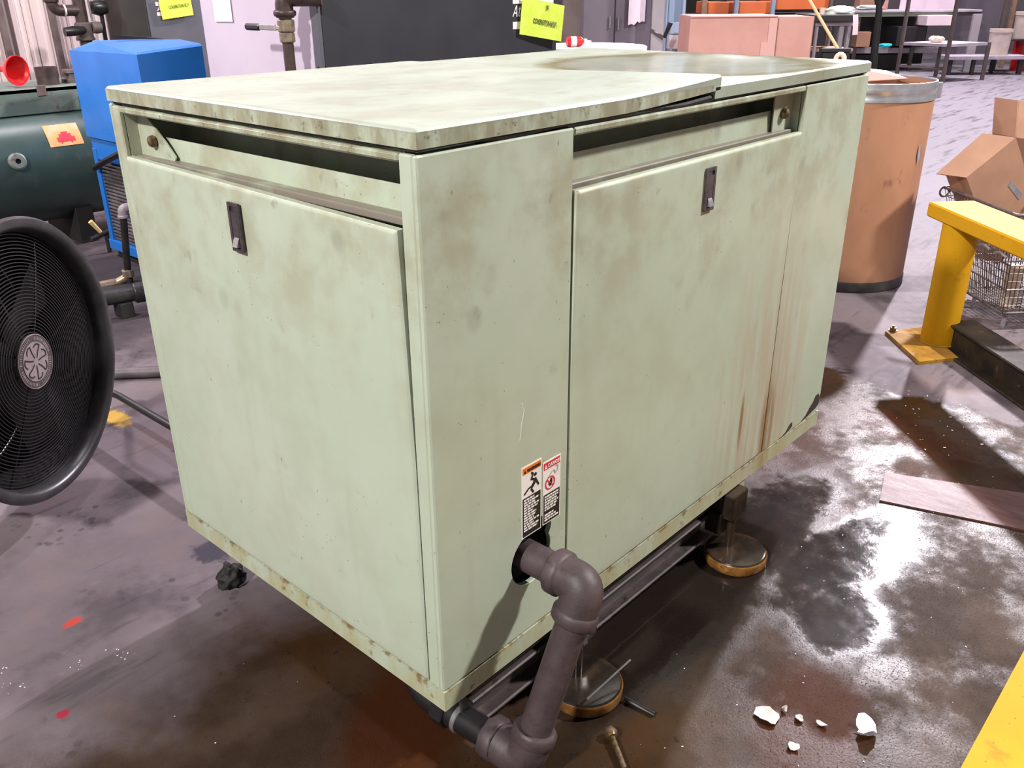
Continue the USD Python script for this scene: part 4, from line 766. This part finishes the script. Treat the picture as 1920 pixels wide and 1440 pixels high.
part(bt, 'nozzle', lathe([(0.013, 0.104), (0.016, 0.106), (0.016, 0.125), (0.008, 0.130), (0.004, 0.155), (0, 0.156)], bq, bax, 20), 'logo', smooth=40)

# ---------------------------------------------------------------- fibre drum
DC, DR, DH = A3(3.565, 0.787, FLOOR), 0.288, 0.965
fd = thing('fibre_drum', 'tall brown fibre drum with a galvanised rim, right of the mint cabinet', 'drum', DC)
part(fd, 'body', lathe([(DR - 0.004, 0.03), (DR, 0.05), (DR, DH - 0.075)], DC, Z_, 72), 'fibre', smooth=40)
part(fd, 'inner_wall', lathe([(DR - 0.012, DH - 0.01), (DR - 0.012, 0.50), (0, 0.50)], DC, Z_, 72), 'fibre_in', smooth=40)
part(fd, 'rim_band', lathe([(DR + 0.001, DH - 0.082), (DR + 0.005, DH - 0.080), (DR + 0.005, DH - 0.066), (DR + 0.001, DH - 0.060), (DR + 0.001, DH - 0.045), (DR + 0.005, DH - 0.040), (DR + 0.005, DH - 0.022), (DR + 0.002, DH - 0.016), (DR + 0.004, DH - 0.006), (DR + 0.002, DH), (DR - 0.004, DH + 0.001), (DR - 0.010, DH - 0.004), (DR - 0.010, DH - 0.03)], DC, Z_, 72), 'chime', 'shiny galvanised rim band', smooth=40)
part(fd, 'bottom_band', lathe([(DR - 0.03, 0.0), (DR + 0.001, 0.0), (DR + 0.004, 0.006), (DR + 0.003, 0.045), (DR, 0.052)], DC, Z_, 72), 'chime_dirty', 'grimy steel bottom band', smooth=40)
part(fd, 'clamp', abox(DC + A3(0.10, -0.272, DH - 0.045), (0.03, 0.006, 0.035), -0.35), 'chime', smooth=20)
part(fd, 'paint_mark', quadplate(DC + A3(-0.05, -0.2885, 0.70), DC + A3(-0.034, -0.2915, 0.64), DC + A3(-0.042, -0.289, 0.60), DC + A3(-0.056, -0.2875, 0.65), 0.001), 'steelblue', 'small blue paint mark', smooth=False)
cs = thing('cardboard_scrap', 'torn cardboard piece sticking up out of the fibre drum', 'cardboard', DC + A3(0, 0, 0.9))
part(cs, 'board', join(quadplate(DC + A3(0.0, 0.12, 0.94), DC + A3(0.20, -0.10, 0.955), DC + A3(0.22, 0.02, 0.985), DC + A3(0.06, 0.20, 1.01), 0.004), quadplate(DC + A3(-0.2, 0.1, 0.80), DC + A3(0.1, -0.2, 0.80), DC + A3(0.22, 0.05, 0.90), DC + A3(-0.05, 0.24, 0.90), 0.004)), 'card', smooth=False)
rk = DC + A3(-0.085, 0.02, 0)
single('rope_end', join(tube([DC + A3(-0.10, 0.12, 0.90), DC + A3(-0.115, 0.13, 1.00), DC + A3(-0.118, 0.135, 1.06), DC + A3(-0.108, 0.12, 1.075), DC + A3(-0.100, 0.10, 1.06), DC + A3(-0.108, 0.11, 1.02), DC + A3(-0.07, 0.08, 0.95), DC + A3(0.02, 0.0, 0.90)], 0.011, 0.02, 10)), 'rope', 'pale knotted rope end poking out of the fibre drum', 'rope', smooth=60)

# ---------------------------------------------------------------- yellow guard rail
RU, RV = A3(-0.68, -0.7332, 0), A3(0.7332, -0.68, 0)
r0 = A3(2.952, 0.246, 0.366)
gl = thing('guard_rail', 'yellow steel guard rail on a round post, in front of the wire basket', 'guard rail', (2.9, 0.1, FLOOR))
def rbox(a0, a1, b0, b1, z0, z1, b=0.004): return frame(cbox((a0, b0, z0), (a1, b1, z1), b), (r0[0], r0[1], 0), RU, RV, Z_)
part(gl, 'top_rail', rbox(0, 2.2, 0, 0.195, 0.308, 0.366, 0.006), 'yellow')
pc = A3(2.905, 0.092, 0)
part(gl, 'post', cyl((pc[0], pc[1], FLOOR + 0.014), (pc[0], pc[1], 0.308), 0.068, 36), 'yellow', smooth=50)
part(gl, 'weld', torus((pc[0], pc[1], FLOOR + 0.016), Z_, 0.068, 0.005, 40), 'plate')
bpq = [A3(*(2.884, 0.299, -0.190)), A3(*(2.634, 0.070, -0.190)), A3(*(2.780, -0.030, -0.190))]
bpc = bpq[0] + bpq[2] - bpq[1]
bpm = part(gl, 'base_plate', trimesh.convex.convex_hull(np.array([q + A3(0, 0, d) for q in bpq + [bpc] for d in (0.004, -0.010)])), 'plate', 'rusty yellow base plate', smooth=False)
ab = bpq[0] * 0.80 + bpq[1] * 0.02 + bpc * 0.18
part(bpm, 'anchor_bolt', join(lathe([(0.019, 0), (0.019, 0.004), (0.0, 0.004)], ab + A3(0, 0, 0.004), Z_, 20), lathe([(0.0135, 0.004), (0.0135, 0.016), (0.006, 0.017), (0.006, 0.024), (0, 0.024)], ab + A3(0, 0, 0.004), Z_, 6)), 'bolt')
kb = thing('kerb_beam', 'black steel channel on the floor running from the yellow post', 'beam', (2.6, -0.1, FLOOR))
part(kb, 'channel', join(rbox(0.16, 2.2, 0.09, 0.098, FLOOR + 0.006, -0.092), rbox(0.16, 2.2, 0.07, 0.20, -0.10, -0.088), rbox(0.16, 2.2, 0.04, 0.10, FLOOR, FLOOR + 0.012)), 'beam', smooth=20)

# ---------------------------------------------------------------- wire basket with the open carton
BO = A3(3.611, 0.384, 0)      # the basket's near left corner; sides along RU and RV
bk = thing('wire_basket', 'brown wire basket on a low stand behind the yellow rail', 'basket', (3.5, 0.05, FLOOR))
BW, BD, Z0, Z1 = 0.567, 0.40, -0.12, 0.30
BQ0, BQ1 = A3(*(3.477, 0.191, -0.120)), A3(*(3.236, -0.052, -0.120))
def BP(a, b, z):                      # the basket narrows towards its base
    k = (z - Z0) / (Z1 - Z0); top = BO + RU * a + RV * b; low = BQ0 + (BQ1 - BQ0) * (a / BW) + RV * (b * 0.8)
    q = low + (top - low) * k; q[2] = z; return q
def loop(z, r=0.007): return tube([BP(0, 0, z), BP(BW, 0, z), BP(BW, BD, z), BP(0, BD, z), BP(0, 0, z)], r, 0.03, 8)
part(bk, 'rim', loop(Z1), 'basket', smooth=60); part(bk, 'base_rim', loop(Z0, 0.006), 'basket', smooth=60)
def side(f, nx, nz):
    out = [tube([f(i / nx, Z0), f(i / nx, Z1)], 0.0021, n=4) for i in range(nx + 1)]
    return join(out + [tube([f(0, Z0 + (Z1 - Z0) * j / nz), f(1, Z0 + (Z1 - Z0) * j / nz)], 0.0021 if j % 3 else 0.004, n=4) for j in range(1, nz)])
part(bk, 'side_mesh', side(lambda q, z: BP(BW * q, 0, z), 24, 12), 'basket', kind='stuff')
part(bk, 'side_mesh', side(lambda q, z: BP(BW * q, BD, z), 24, 12), 'basket', kind='stuff')
part(bk, 'side_mesh', side(lambda q, z: BP(0, BD * q, z), 17, 12), 'basket', kind='stuff')
part(bk, 'side_mesh', side(lambda q, z: BP(BW, BD * q, z), 17, 12), 'basket', kind='stuff')
part(bk, 'base_mesh', join([tube([BP(0.01, q, Z0), BP(BW - 0.01, q, Z0)], 0.0021, n=4) for q in np.linspace(0.02, BD - 0.02, 14)] + [tube([BP(q, 0.01, Z0), BP(q, BD - 0.01, Z0)], 0.0021, n=4) for q in np.linspace(0.02, BW - 0.02, 18)]), 'basket', kind='stuff')
for a, b in ((0.08, 0.06), (BW - 0.08, 0.06), (0.08, BD - 0.06), (BW - 0.08, BD - 0.06)):
    part(bk, 'foot', trimesh.convex.convex_hull(np.array([BP(a + s * 0.02, b + q, Z0) - A3(0, 0, z) for s in (-1, 1) for q in (-0.004, 0.004) for z in (0, Z0 - FLOOR)])), 'greyleg')
for a in (BW * 0.52, BW * 0.78): part(bk, 'clip', tube([BP(a, -0.01, 0.12), BP(a + 0.05, -0.012, 0.13), BP(a + 0.10, -0.01, 0.12)], 0.006, n=6), 'steel')
part(bk, 'hook', torus(BP(-0.01, 0.0, Z1 - 0.02), RU, 0.022, 0.005, 20), 'basket')
single('wood_block', abox(BP(0.44, 0.09, Z0 + 0.094), (0.035, 0.03, 0.09), 0.3), 'rope', 'pale wood block standing inside the wire basket', 'wood block')
bx_ = thing('open_carton', 'open brown cardboard carton with raised flaps, standing askew in the wire basket', 'carton', (3.7, 0.15, -0.1))
cs_ = lambda *q: CAM + (A3(*q) - CAM) * 0.97
CN, CB = cs_(3.602, 0.297, 0.358), cs_(3.812, 0.179, 0.523)
e1_ = CB - CN; n_ = A3(-0.49, -0.87, 0); e3_ = np.cross(e1_ / np.linalg.norm(e1_), n_) * 0.52; dp = -n_ * 0.13
def wall(a, b, c, d): return quadplate(a, b, c, d, 0.005)
part(bx_, 'side_wall', wall(CN, CN + e3_, CB + e3_, CB), 'carton', smooth=False)
part(bx_, 'side_wall', wall(CB + dp, CB + e3_ + dp, CN + e3_ + dp, CN + dp), 'carton', smooth=False)
part(bx_, 'side_wall', wall(CB, CB + e3_, CB + e3_ + dp, CB + dp), 'carton', smooth=False)
part(bx_, 'side_wall', wall(CN + dp, CN + e3_ + dp, CN + e3_, CN), 'carton', smooth=False)
part(bx_, 'bottom', wall(CN + e3_, CN + e3_ + dp, CB + e3_ + dp, CB + e3_), 'carton', smooth=False)
part(bx_, 'flap', wall(cs_(3.566, 0.420, 0.366), CN, CB, cs_(3.765, 0.312, 0.535)), 'carton', smooth=False)
part(bx_, 'flap', wall(CB, CB + dp, CB + dp + A3(0.055, 0.035, 0.15), CB + A3(0.055, 0.035, 0.15)), 'carton', smooth=False)
part(bx_, 'flap', wall(CB + A3(0.002, 0, 0), CB + A3(0.10, -0.12, -0.02), CB + A3(0.155, -0.085, 0.13), CB + A3(0.057, 0.035, 0.15)), 'carton', smooth=False)
part(bx_, 'side_panel', wall(CB + A3(0.002, 0, 0), CB + e3_ + A3(0.002, 0, 0), CB + e3_ * 0.8 + A3(0.10, -0.12, -0.02), CB + A3(0.10, -0.12, -0.02)), 'carton', smooth=False)
part(bx_, 'tape', wall(*[CN + e1_ * a + e3_ * b + n_ * 0.002 for a, b in ((0.62, 0.36), (0.72, 0.56), (0.80, 0.53), (0.70, 0.33))]), 'steel', 'strip of pale tape', smooth=False)

# ---------------------------------------------------------------- floor pieces
pl = [A3(*(1.704, -0.154, -0.190)), A3(*(1.535, -0.203, -0.190)), A3(1.77, -0.95, -0.19), A3(2.03, -0.92, -0.19)]
single('floor_board', trimesh.convex.convex_hull(np.array([q + A3(0, 0, d) for q in pl for d in (-0.005, -0.010)])), 'plank', 'worn red brown wooden board lying flat at the puddle edge', 'board', smooth=False)
struct('trim_3', cbox((0.0, -1.15, FLOOR), (1.9, -0.687, FLOOR + 0.0015), 0), 'yellow', smooth=False)
def flake(name, px, label, mat, cat, rad, seed, lift=0.004, curl=0.006, stretch=(1, 1)):
    r = random.Random(seed); n = 18; c = A3(*px)
    th = np.linspace(0, 2 * np.pi, n, endpoint=False); k_ = [r.uniform(0.55, 1.25) for _ in range(6)]; rr = rad * np.interp(np.arange(n) * 6 / n, range(7), k_ + k_[:1]) * np.array([r.uniform(0.88, 1.1) for _ in th])
    ring = np.stack([c[0] + stretch[0] * rr * np.cos(th), c[1] + stretch[1] * rr * np.sin(th), np.full(n, FLOOR + lift) + curl * (0.5 + 0.5 * np.sin(th * 2 + r.uniform(0, 6))) * r.uniform(0.6, 1.4)], 1)
    V = np.vstack([ring, ring - A3(0, 0, 0.0012), [c[0], c[1], FLOOR + lift], [c[0], c[1], FLOOR + lift - 0.0012]]); F = []
    for i in range(n):
        j = (i + 1) % n; F += [(2 * n, i, j), (2 * n + 1, n + j, n + i), (i, n + i, j), (j, n + i, n + j)]
    return single(name, trimesh.Trimesh(V, F, process=False), mat, label, cat, smooth=False)
flake('paint_flake', (0.565, -0.353, -0.200), 'largest curled grey paint flake on the wet floor, nearest the sloping pipe', 'flake', 'paint flake', 0.026, 1)
flake('paint_flake', (0.603, -0.369, -0.200), 'tiny grey paint flake just right of the largest flake', 'flake', 'paint flake', 0.006, 2)
flake('paint_flake', (0.603, -0.403, -0.200), 'small pale paint flake between the largest flake and the crumpled paper', 'flake', 'paint flake', 0.010, 3)
flake('paint_flake', (0.617, -0.443, -0.200), 'narrow pale paint flake left of the crumpled paper', 'flake', 'paint flake', 0.013, 4, stretch=(0.6, 1.2))
flake('paint_flake', (0.526, -0.427, -0.200), 'pale paint flake lowest in the picture, below the others', 'flake', 'paint flake', 0.010, 5)
flake('paper_scrap', (0.659, -0.520, -0.200), 'crumpled white paper scrap on the wet floor near the yellow stripe', 'whiteflake', 'paper', 0.027, 8, 0.006, 0.018)
rb_ = thing('rusty_rod', 'short rusty rod with a knob end in the puddle beside the pipe elbow', 'rod', (0.298, -0.168, -0.200))
q0, q1 = A3(*(0.307, -0.145, -0.188)), A3(*(0.257, -0.215, -0.192))
part(rb_, 'shaft', tube([q0, q1], 0.0055, n=10), 'bolt', smooth=50); part(rb_, 'knob', lathe([(0, -0.013), (0.010, -0.010), (0.014, 0), (0.010, 0.010), (0, 0.013)], q0, q1 - q0, 14), 'bolt', smooth=50)
single('wire_offcut', tube([(0.320, -0.073, -0.155), (0.379, -0.082, -0.140), (0.445, -0.091, -0.125)], 0.0022, n=6), 'steel', 'thin straight wire resting on the near round foot', 'wire', smooth=60)
single('black_strap', tube([(0.405, -0.109, -0.192), (0.409, -0.144, -0.194), (0.412, -0.179, -0.194)], 0.005, n=6), 'black', 'short black strap end on the floor right of the near foot', 'strap', smooth=60)
# scattered crumbs of paint and grit
r = random.Random(11); cr = []
def crumb(x, y, s):
    return trimesh.convex.convex_hull(np.array([(x + r.uniform(-s, s), y + r.uniform(-s, s), FLOOR + 0.0005 + r.uniform(0, 0.5 * s)) for _ in range(7)]))
for _ in range(7):
    ox, oy = r.gauss(-0.33, 0.09), r.gauss(0.86, 0.07)
    for _ in range(6): cr.append(crumb(r.gauss(ox, 0.018), r.gauss(oy, 0.018), r.uniform(0.0008, 0.003)))
for _ in range(230):
    gx_, gy__ = r.uniform(-0.7, 2.2), r.uniform(-0.65, 0.6)
    if not (-0.02 < gx_ < 1.55 and gy__ > -0.1): cr.append(crumb(gx_, gy__, r.uniform(0.0008, 0.0026)))
for _ in range(40): cr.append(crumb(min(2.36, r.gauss(2.15, 0.18)), r.gauss(-0.15, 0.15), r.uniform(0.002, 0.006)))
single('floor_grit', join(cr), 'whiteflake', 'pale crumbs of grit and paint strewn over the floor', 'grit', kind='stuff', smooth=False)

# ---------------------------------------------------------------- far side of the hall
sc = thing('steel_column', 'brown steel column right of the lime tag', 'column', (5.479, 4.134, 0.817))
q = (5.479, 4.134, 0.817)
part(sc, 'web', vbox((q[0], q[1], 3.3), (0.012, 0.075, 3.5)), 'brownsteel')
for s_ in (-1, 1): part(sc, 'flange', vbox(tuple(A3(q[0], q[1], 3.3) + HF * 0.08 * s_), (0.075, 0.007, 3.5)), 'brownsteel')
gc = thing('storage_cabinet', 'grey two door storage cabinet with a torn white notice, behind the white drum', 'cabinet', (6.969, 4.728, 0.748))
part(gc, 'body', vbox((7.173, 4.919, 0.775), (0.349, 0.250, 0.975)), 'grey')
dl = part(gc, 'door', vbox((6.855, 4.878, 0.810), (0.155, 0.007, 0.910)), 'grey'); dr = part(gc, 'door', vbox((7.087, 4.625, 0.810), (0.177, 0.007, 0.910)), 'grey')
for d_, q in ((dl, ((6.907, 4.773, 0.839), (0.007, 0.015, 0.059))), (dr, ((6.963, 4.712, 0.826), (0.007, 0.015, 0.062)))): part(d_, 'handle', vbox(*q), 'steel')
single('notice_sheet', prism(Polygon([(-0.085, 0.55), (0.085, 0.55), (0.083, 0.03), (0.06, 0.035), (0.03, 0.02), (0.01, 0.035), (-0.02, 0.0), (-0.05, 0.01), (-0.083, 0.0)]), (7.064, 4.564, 0.813), HR, A3(0, 0, 1), 0.001), 'paper', 'torn white notice sheet on the grey storage cabinet door', 'notice', smooth=False)
pt = thing('wall_partition', 'light grey partition panel between the storage cabinet and the blue column', 'partition', (7.016, 4.231, 0.758))
part(pt, 'panel', vbox((7.118, 4.297, 1.200), (0.102, 0.020, 1.400)), 'lightgrey')
part(pt, 'kick_strip', quadplate((6.939, 4.316, 0.759), (6.915, 4.046, 0.642), (6.913, 4.048, 0.681), (6.938, 4.317, 0.788), 0.03), 'brownsteel', smooth=False)
bc_ = thing('blue_column', 'blue steel column with a switch box, left of the big cardboard box', 'column', (5.742, 3.253, 0.828))
part(bc_, 'web', vbox((5.908, 3.377, 3.300), (0.064, 0.006, 3.500)), 'steelblue')
part(bc_, 'flange', vbox((5.944, 3.336, 3.300), (0.013, 0.075, 3.500)), 'steelblue'); part(bc_, 'flange', vbox((5.859, 3.437, 3.300), (0.007, 0.050, 3.500)), 'steelblue')
part(bc_, 'switch_box', vbox((5.810, 3.320, 0.854), (0.037, 0.045, 0.044)), 'steelblue'); part(bc_, 'box_lower', vbox((5.809, 3.321, 0.749), (0.046, 0.045, 0.053)), 'lightgrey')
part(bc_, 'switch_lever', quadplate((5.544, 3.248, 0.796), (5.559, 3.232, 0.788), (5.593, 3.194, 0.898), (5.570, 3.219, 0.906), 0.02), 'blackmatte', smooth=False)
gb = thing('cardboard_box', 'big pinkish cardboard box with a pale tape strip beyond the cabinet lid', 'box', (5.605, 2.514, 0.702))
part(gb, 'body', vbox((5.770, 2.667, 0.377), (0.461, 0.225, 0.577)), 'card', smooth=False)
part(gb, 'seam_tape', vbox((5.709, 2.397, 0.374), (0.032, 0.003, 0.574)), 'cardtape', 'pale vertical strip of tape', smooth=False)
part(gb, 'corner_tape', vbox((5.677, 2.432, 0.716), (0.032, 0.003, 0.060)), 'cardtape', smooth=False)
part(gb, 'side_board', vbox((5.815, 2.270, 0.378), (0.129, 0.005, 0.578)), 'card', smooth=False)
part(gb, 'top_edge', vbox((5.667, 2.757, 0.958), (0.325, 0.220, 0.007)), 'cardtape', smooth=False)
sr = thing('storage_rack', 'dark rack with blue grey posts holding the orange bins', 'rack', (8.017, 3.729, 0.733))
for q in (((7.719, 3.833, 1.000), (0.021, 0.030, 1.200)), ((7.967, 3.562, 1.000), (0.019, 0.030, 1.200))): part(sr, 'post', vbox(*q), 'steelblue')
part(sr, 'shelf', vbox((8.213, 3.915, 0.886), (0.696, 0.450, 0.012)), 'benchblack'); part(sr, 'back_panel', vbox((8.759, 4.125, 0.490), (0.814, 0.015, 0.690)), 'blackmatte')
part(sr, 'post', vbox((8.355, 3.138, 1.000), (0.016, 0.030, 1.200)), 'brownsteel'); part(sr, 'post', vbox((7.505, 4.067, 1.000), (0.026, 0.030, 1.200)), 'wood')
part(sr, 'lower_panel', vbox((8.716, 4.016, 0.606), (0.769, 0.010, 0.235)), 'benchblack')
for vb, lab in ((((7.886, 4.169, 0.961), (0.133, 0.300, 0.056)), 'orange steel bin nearest the blue column'), (((8.116, 3.917, 0.963), (0.160, 0.300, 0.056)), 'orange steel bin between the two blue grey posts'), (((8.432, 3.572, 1.016), (0.266, 0.300, 0.073)), 'long orange steel bin left of the broom')):
    c_, h_ = vb; ob = thing('orange_bin', lab, 'bin', (c_[0], c_[1], c_[2] - h_[2]), 'orange bins on the rack')
    part(ob, 'front', vbox(tuple(A3(*c_) - HF * (h_[1] - 0.006)), (h_[0], 0.006, h_[2])), 'orange'); part(ob, 'back', vbox(tuple(A3(*c_) + HF * (h_[1] - 0.006)), (h_[0], 0.006, h_[2])), 'orange')
    for s_ in (-1, 1): part(ob, 'side', vbox(tuple(A3(*c_) + HR * s_ * (h_[0] - 0.006)), (0.006, h_[1] - 0.012, h_[2])), 'orange')
    part(ob, 'bottom', vbox(tuple(A3(*c_) - A3(0, 0, h_[2] - 0.006)), (h_[0] - 0.012, h_[1] - 0.012, 0.006)), 'orange')
bm = thing('push_broom', 'broom with a yellow wooden handle leaning beside the big cardboard box', 'broom', (7.318, 2.567, 0.632))
part(bm, 'handle', tube([(7.341, 2.986, 1.153), (7.223, 2.523, 0.652)], 0.014, n=10), 'broom', smooth=50)
part(bm, 'head', vbox((7.197, 2.537, 0.644), (0.128, 0.040, 0.015)), 'benchblack'); part(bm, 'bristles', vbox((7.202, 2.531, 0.214), (0.119, 0.030, 0.414)), 'blackmatte')
wt = thing('work_table', 'black topped work table with grey legs behind the broom', 'table', (7.981, 2.879, 0.611))
part(wt, 'table_top', vbox((7.792, 2.938, 0.890), (0.194, 0.300, 0.027)), 'benchblack')
part(wt, 'apron', vbox((7.632, 2.765, 0.839), (0.171, 0.015, 0.018)), 'greyleg')
for q in (((7.698, 2.722, 0.312), (0.022, 0.025, 0.512)), ((7.716, 2.658, 0.313), (0.015, 0.025, 0.513)), ((7.547, 2.887, 0.313), (0.010, 0.025, 0.513)), ((8.056, 2.983, 0.304), (0.010, 0.025, 0.504))): part(wt, 'leg', vbox(*q), 'greyleg')
part(wt, 'lower_shelf', vbox((7.854, 2.907, 0.609), (0.179, 0.225, 0.012)), 'wood')
single('hang_tag', sheet((7.680, 2.600, 0.745), A3(*(7.713, 2.565, 0.749)) - A3(*(7.680, 2.600, 0.745)), A3(*(7.666, 2.616, 0.916)) - A3(*(7.680, 2.600, 0.745)), 2, 6, lambda a, b: 0.01 * math.sin(3 * b)), 'clear', 'narrow white hang tag on the corner of the black work table', 'tag')
def lump(c, rad, seed, squash=0.5, n=3):
    s = trimesh.creation.icosphere(subdivisions=n); v = np.array(s.vertices); k = 0.6 + 0.8 * meshkit.fbm(v * 1.7 + 10, 3, seed); v = v * k[:, None] * np.asarray(rad); return frame(trimesh.Trimesh(v, s.faces, process=False), c, HR, HF, A3(0, 0, 1))
single('crumpled_bag', lump(A3(*(7.828, 2.824, 0.937)), (0.15, 0.12, 0.05), 3), 'whitebag', 'crumpled green and white bag on the black work table', 'bag', smooth=60)
single('small_cup', lathe([(0, 0), (0.022, 0), (0.028, 0.055), (0.022, 0.055), (0.02, 0.004), (0, 0.004)], (7.630, 2.893, 0.918), Z_, 16), 'rope', 'small tan cup on the black work table', 'cup')
lb = thing('long_workbench', 'long green edged workbench along the back of the hall', 'workbench', (15.917, 4.869, 0.244))
part(lb, 'bench_top', vbox((15.963, 5.115, 0.751), (1.118, 0.400, 0.017)), 'benchtop'); part(lb, 'edge_strip', vbox((15.574, 5.015, 0.698), (0.859, 0.025, 0.029)), 'green'); part(lb, 'dark_edge', vbox((16.309, 4.211, 0.706), (0.235, 0.025, 0.029)), 'brownsteel')
for a in ('a', 'b', 'c'):
    vb = {'a': ((15.107, 5.577, 0.241), (0.023, 0.030, 0.441)), 'b': ((15.773, 4.849, 0.237), (0.027, 0.030, 0.437)), 'c': ((16.484, 4.071, 0.233), (0.027, 0.030, 0.433))}[a]; part(lb, 'leg', vbox(*vb), 'brownsteel')
part(lb, 'lower_shelf', vbox((15.833, 5.257, 0.127), (0.757, 0.300, 0.047)), 'greyleg'); part(lb, 'back_panel', vbox((16.204, 5.430, 0.250), (0.656, 0.010, 0.397)), 'benchblack')
single('shelf_carton', vbox((15.145, 5.506, 0.315), (0.118, 0.110, 0.119)), 'carton', 'small tan carton on the lower shelf of the long workbench', 'carton', smooth=20)
single('turquoise_cloth', lump(A3(*(15.314, 5.158, 0.219)), (0.13, 0.10, 0.035), 5), 'turq', 'bright turquoise bundle on the lower shelf of the long workbench', 'bundle', smooth=60)
single('white_board', vbox((16.317, 4.891, 0.965), (0.490, 0.010, 0.203)), 'clear', 'large pinkish white board standing on the long workbench', 'board', smooth=False)
single('bench_carton', vbox((15.484, 5.676, 0.884), (0.128, 0.125, 0.109)), 'carton', 'brown carton on the left end of the long workbench', 'carton', smooth=20)
single('tan_carton', vbox((15.719, 5.456, 0.881), (0.064, 0.100, 0.109)), 'card', 'narrow tan carton on the long workbench, right of the forked stand', 'carton', smooth=20)
single('white_carton', vbox((15.702, 4.512, 0.616), (0.238, 0.200, 0.077)), 'clear', 'white carton tilted under the long workbench', 'carton', smooth=20)
single('green_cloth', lump(A3(*(15.246, 5.485, 0.812)), (0.22, 0.10, 0.04), 9), 'whitebag', 'green and white cloth heap on the long workbench', 'cloth', smooth=60)
single('machine_block', vbox((15.740, 4.988, 0.362), (0.240, 0.250, 0.152)), 'benchblack', 'dark machine block under the long workbench', 'machine', smooth=20)
fs = thing('forked_stand', 'tall dark stand with a forked top beyond the fibre drum', 'stand', (9.268, 2.954, 0.439))
part(fs, 'pole', tube([((9.268, 2.954, 0.439)[0], (9.268, 2.954, 0.439)[1], FLOOR), (9.236, 2.988, 0.894), (9.215, 3.012, 1.120)], [0.05, 0.035, 0.028], n=10), 'blackmatte')
for x in (1641, 1659): part(fs, 'prong', tube([(9.234, 2.991, 0.915), (9.194, 3.035, 1.038) if x == 1641 else (9.262, 2.960, 1.038)], 0.016, n=8), 'blackmatte')
ts = thing('steel_table', 'low steel table with tall uprights in the middle of the far floor', 'table', (14.403, 3.806, -0.200))
tp = [A3(*(14.032, 4.412, 0.381)), A3(*(13.898, 3.669, 0.349)), A3(*(14.731, 3.351, 0.343))]; tz = tp[1][2]
for q in tp: q[2] = tz
tp.append(tp[0] + tp[2] - tp[1])
part(ts, 'table_top', trimesh.convex.convex_hull(np.array([q + A3(0, 0, d) for q in tp for d in (0, -0.04)])), 'benchtop', smooth=False)
for (q, hgt) in zip(tp, (2.3, 2.3, tz, tz)):
    part(ts, 'upright', cyl((q[0], q[1], FLOOR), (q[0], q[1], hgt), 0.032, 10), 'brownsteel')
part(ts, 'brace', cyl(A3(tp[0][0], tp[0][1], 0.0), A3(tp[1][0], tp[1][1], 0.0), 0.02, 8), 'brownsteel')
single('rag_heap', lump(A3(*(14.282, 3.990, 0.405)) * A3(1, 1, 0) + A3(0, 0, tz + 0.045), (0.11, 0.10, 0.05), 12), 'rope', 'pale rag heap on the low steel table', 'rag', smooth=60)
lw = thing('low_bench', 'low lilac topped bench holding the cream bucket at the right edge', 'bench', (15.086, 3.407, -0.067))
part(lw, 'bench_top', vbox((15.799, 3.702, 0.066), (0.652, 0.225, 0.029)), 'benchtop')
lz = 0.095
for q in (((15.265, 4.026, -0.079), (0.030, 0.030, 0.121)), ((15.521, 3.746, -0.081), (0.026, 0.030, 0.119)), ((16.092, 3.610, -0.094), (0.027, 0.030, 0.106)), ((16.044, 3.174, -0.084), (0.035, 0.030, 0.116))): part(lw, 'leg', vbox(*q), 'benchblack')
def bucket(c, rad, hh, mat, label, grp=None):
    b_ = thing('bucket', label, 'bucket', c, grp)
    part(b_, 'body', lathe([(0, 0), (rad * 0.88, 0), (rad * 0.90, 0.01), (rad * 0.985, hh * 0.86), (rad, hh * 0.88)], c, Z_, 32), mat, smooth=40)
    part(b_, 'rim', lathe([(rad, hh * 0.87), (rad * 1.04, hh * 0.88), (rad * 1.04, hh), (rad * 0.95, hh), (rad * 0.93, hh * 0.9), (0, hh * 0.9)], c, Z_, 32), mat, smooth=40)
bq = A3(*(15.924, 3.528, 0.072)); bq[2] = float(lz); bucket(tuple(bq), 0.17, 0.40, 'cream', 'cream bucket standing on the low bench')
us_ = thing('upper_shelf', 'dark shelf frame at the right edge of the view', 'shelf', (16.467, 3.378, 0.098))
part(us_, 'board', vbox((16.452, 3.469, 0.317), (0.229, 0.250, 0.016)), 'benchblack')
part(us_, 'post', vbox((16.435, 3.680, 0.439), (0.031, 0.030, 0.639)), 'brownsteel'); part(us_, 'post', vbox((17.238, 3.765, 0.437), (0.032, 0.030, 0.637)), 'wood')
bq = A3(*(16.516, 3.324, 0.322)); bucket(tuple(bq), 0.19, 0.42, 'cream', 'cream bucket on the dark shelf at the right edge')
bq = A3(*(16.882, 3.369, -0.095)); bq[2] = FLOOR; bucket(tuple(bq), 0.18, 0.55, 'red', 'red bucket on the floor under the dark shelf')
pu = single('perforated_upright', vbox((16.085, 3.988, 0.255), (0.071, 0.030, 0.455)), 'lightgrey', 'light grey perforated upright beside the end of the long workbench', 'upright', smooth=20)
single('grey_locker', vbox((17.915, 4.536, 0.480), (0.348, 0.250, 0.680)), 'grey', 'plain grey locker behind the low bench', 'locker', smooth=20)
single('dark_crate', vbox((15.654, 5.454, -0.071), (0.429, 0.200, 0.129)), 'blackmatte', 'dark crate on the floor under the long workbench', 'crate', smooth=20)
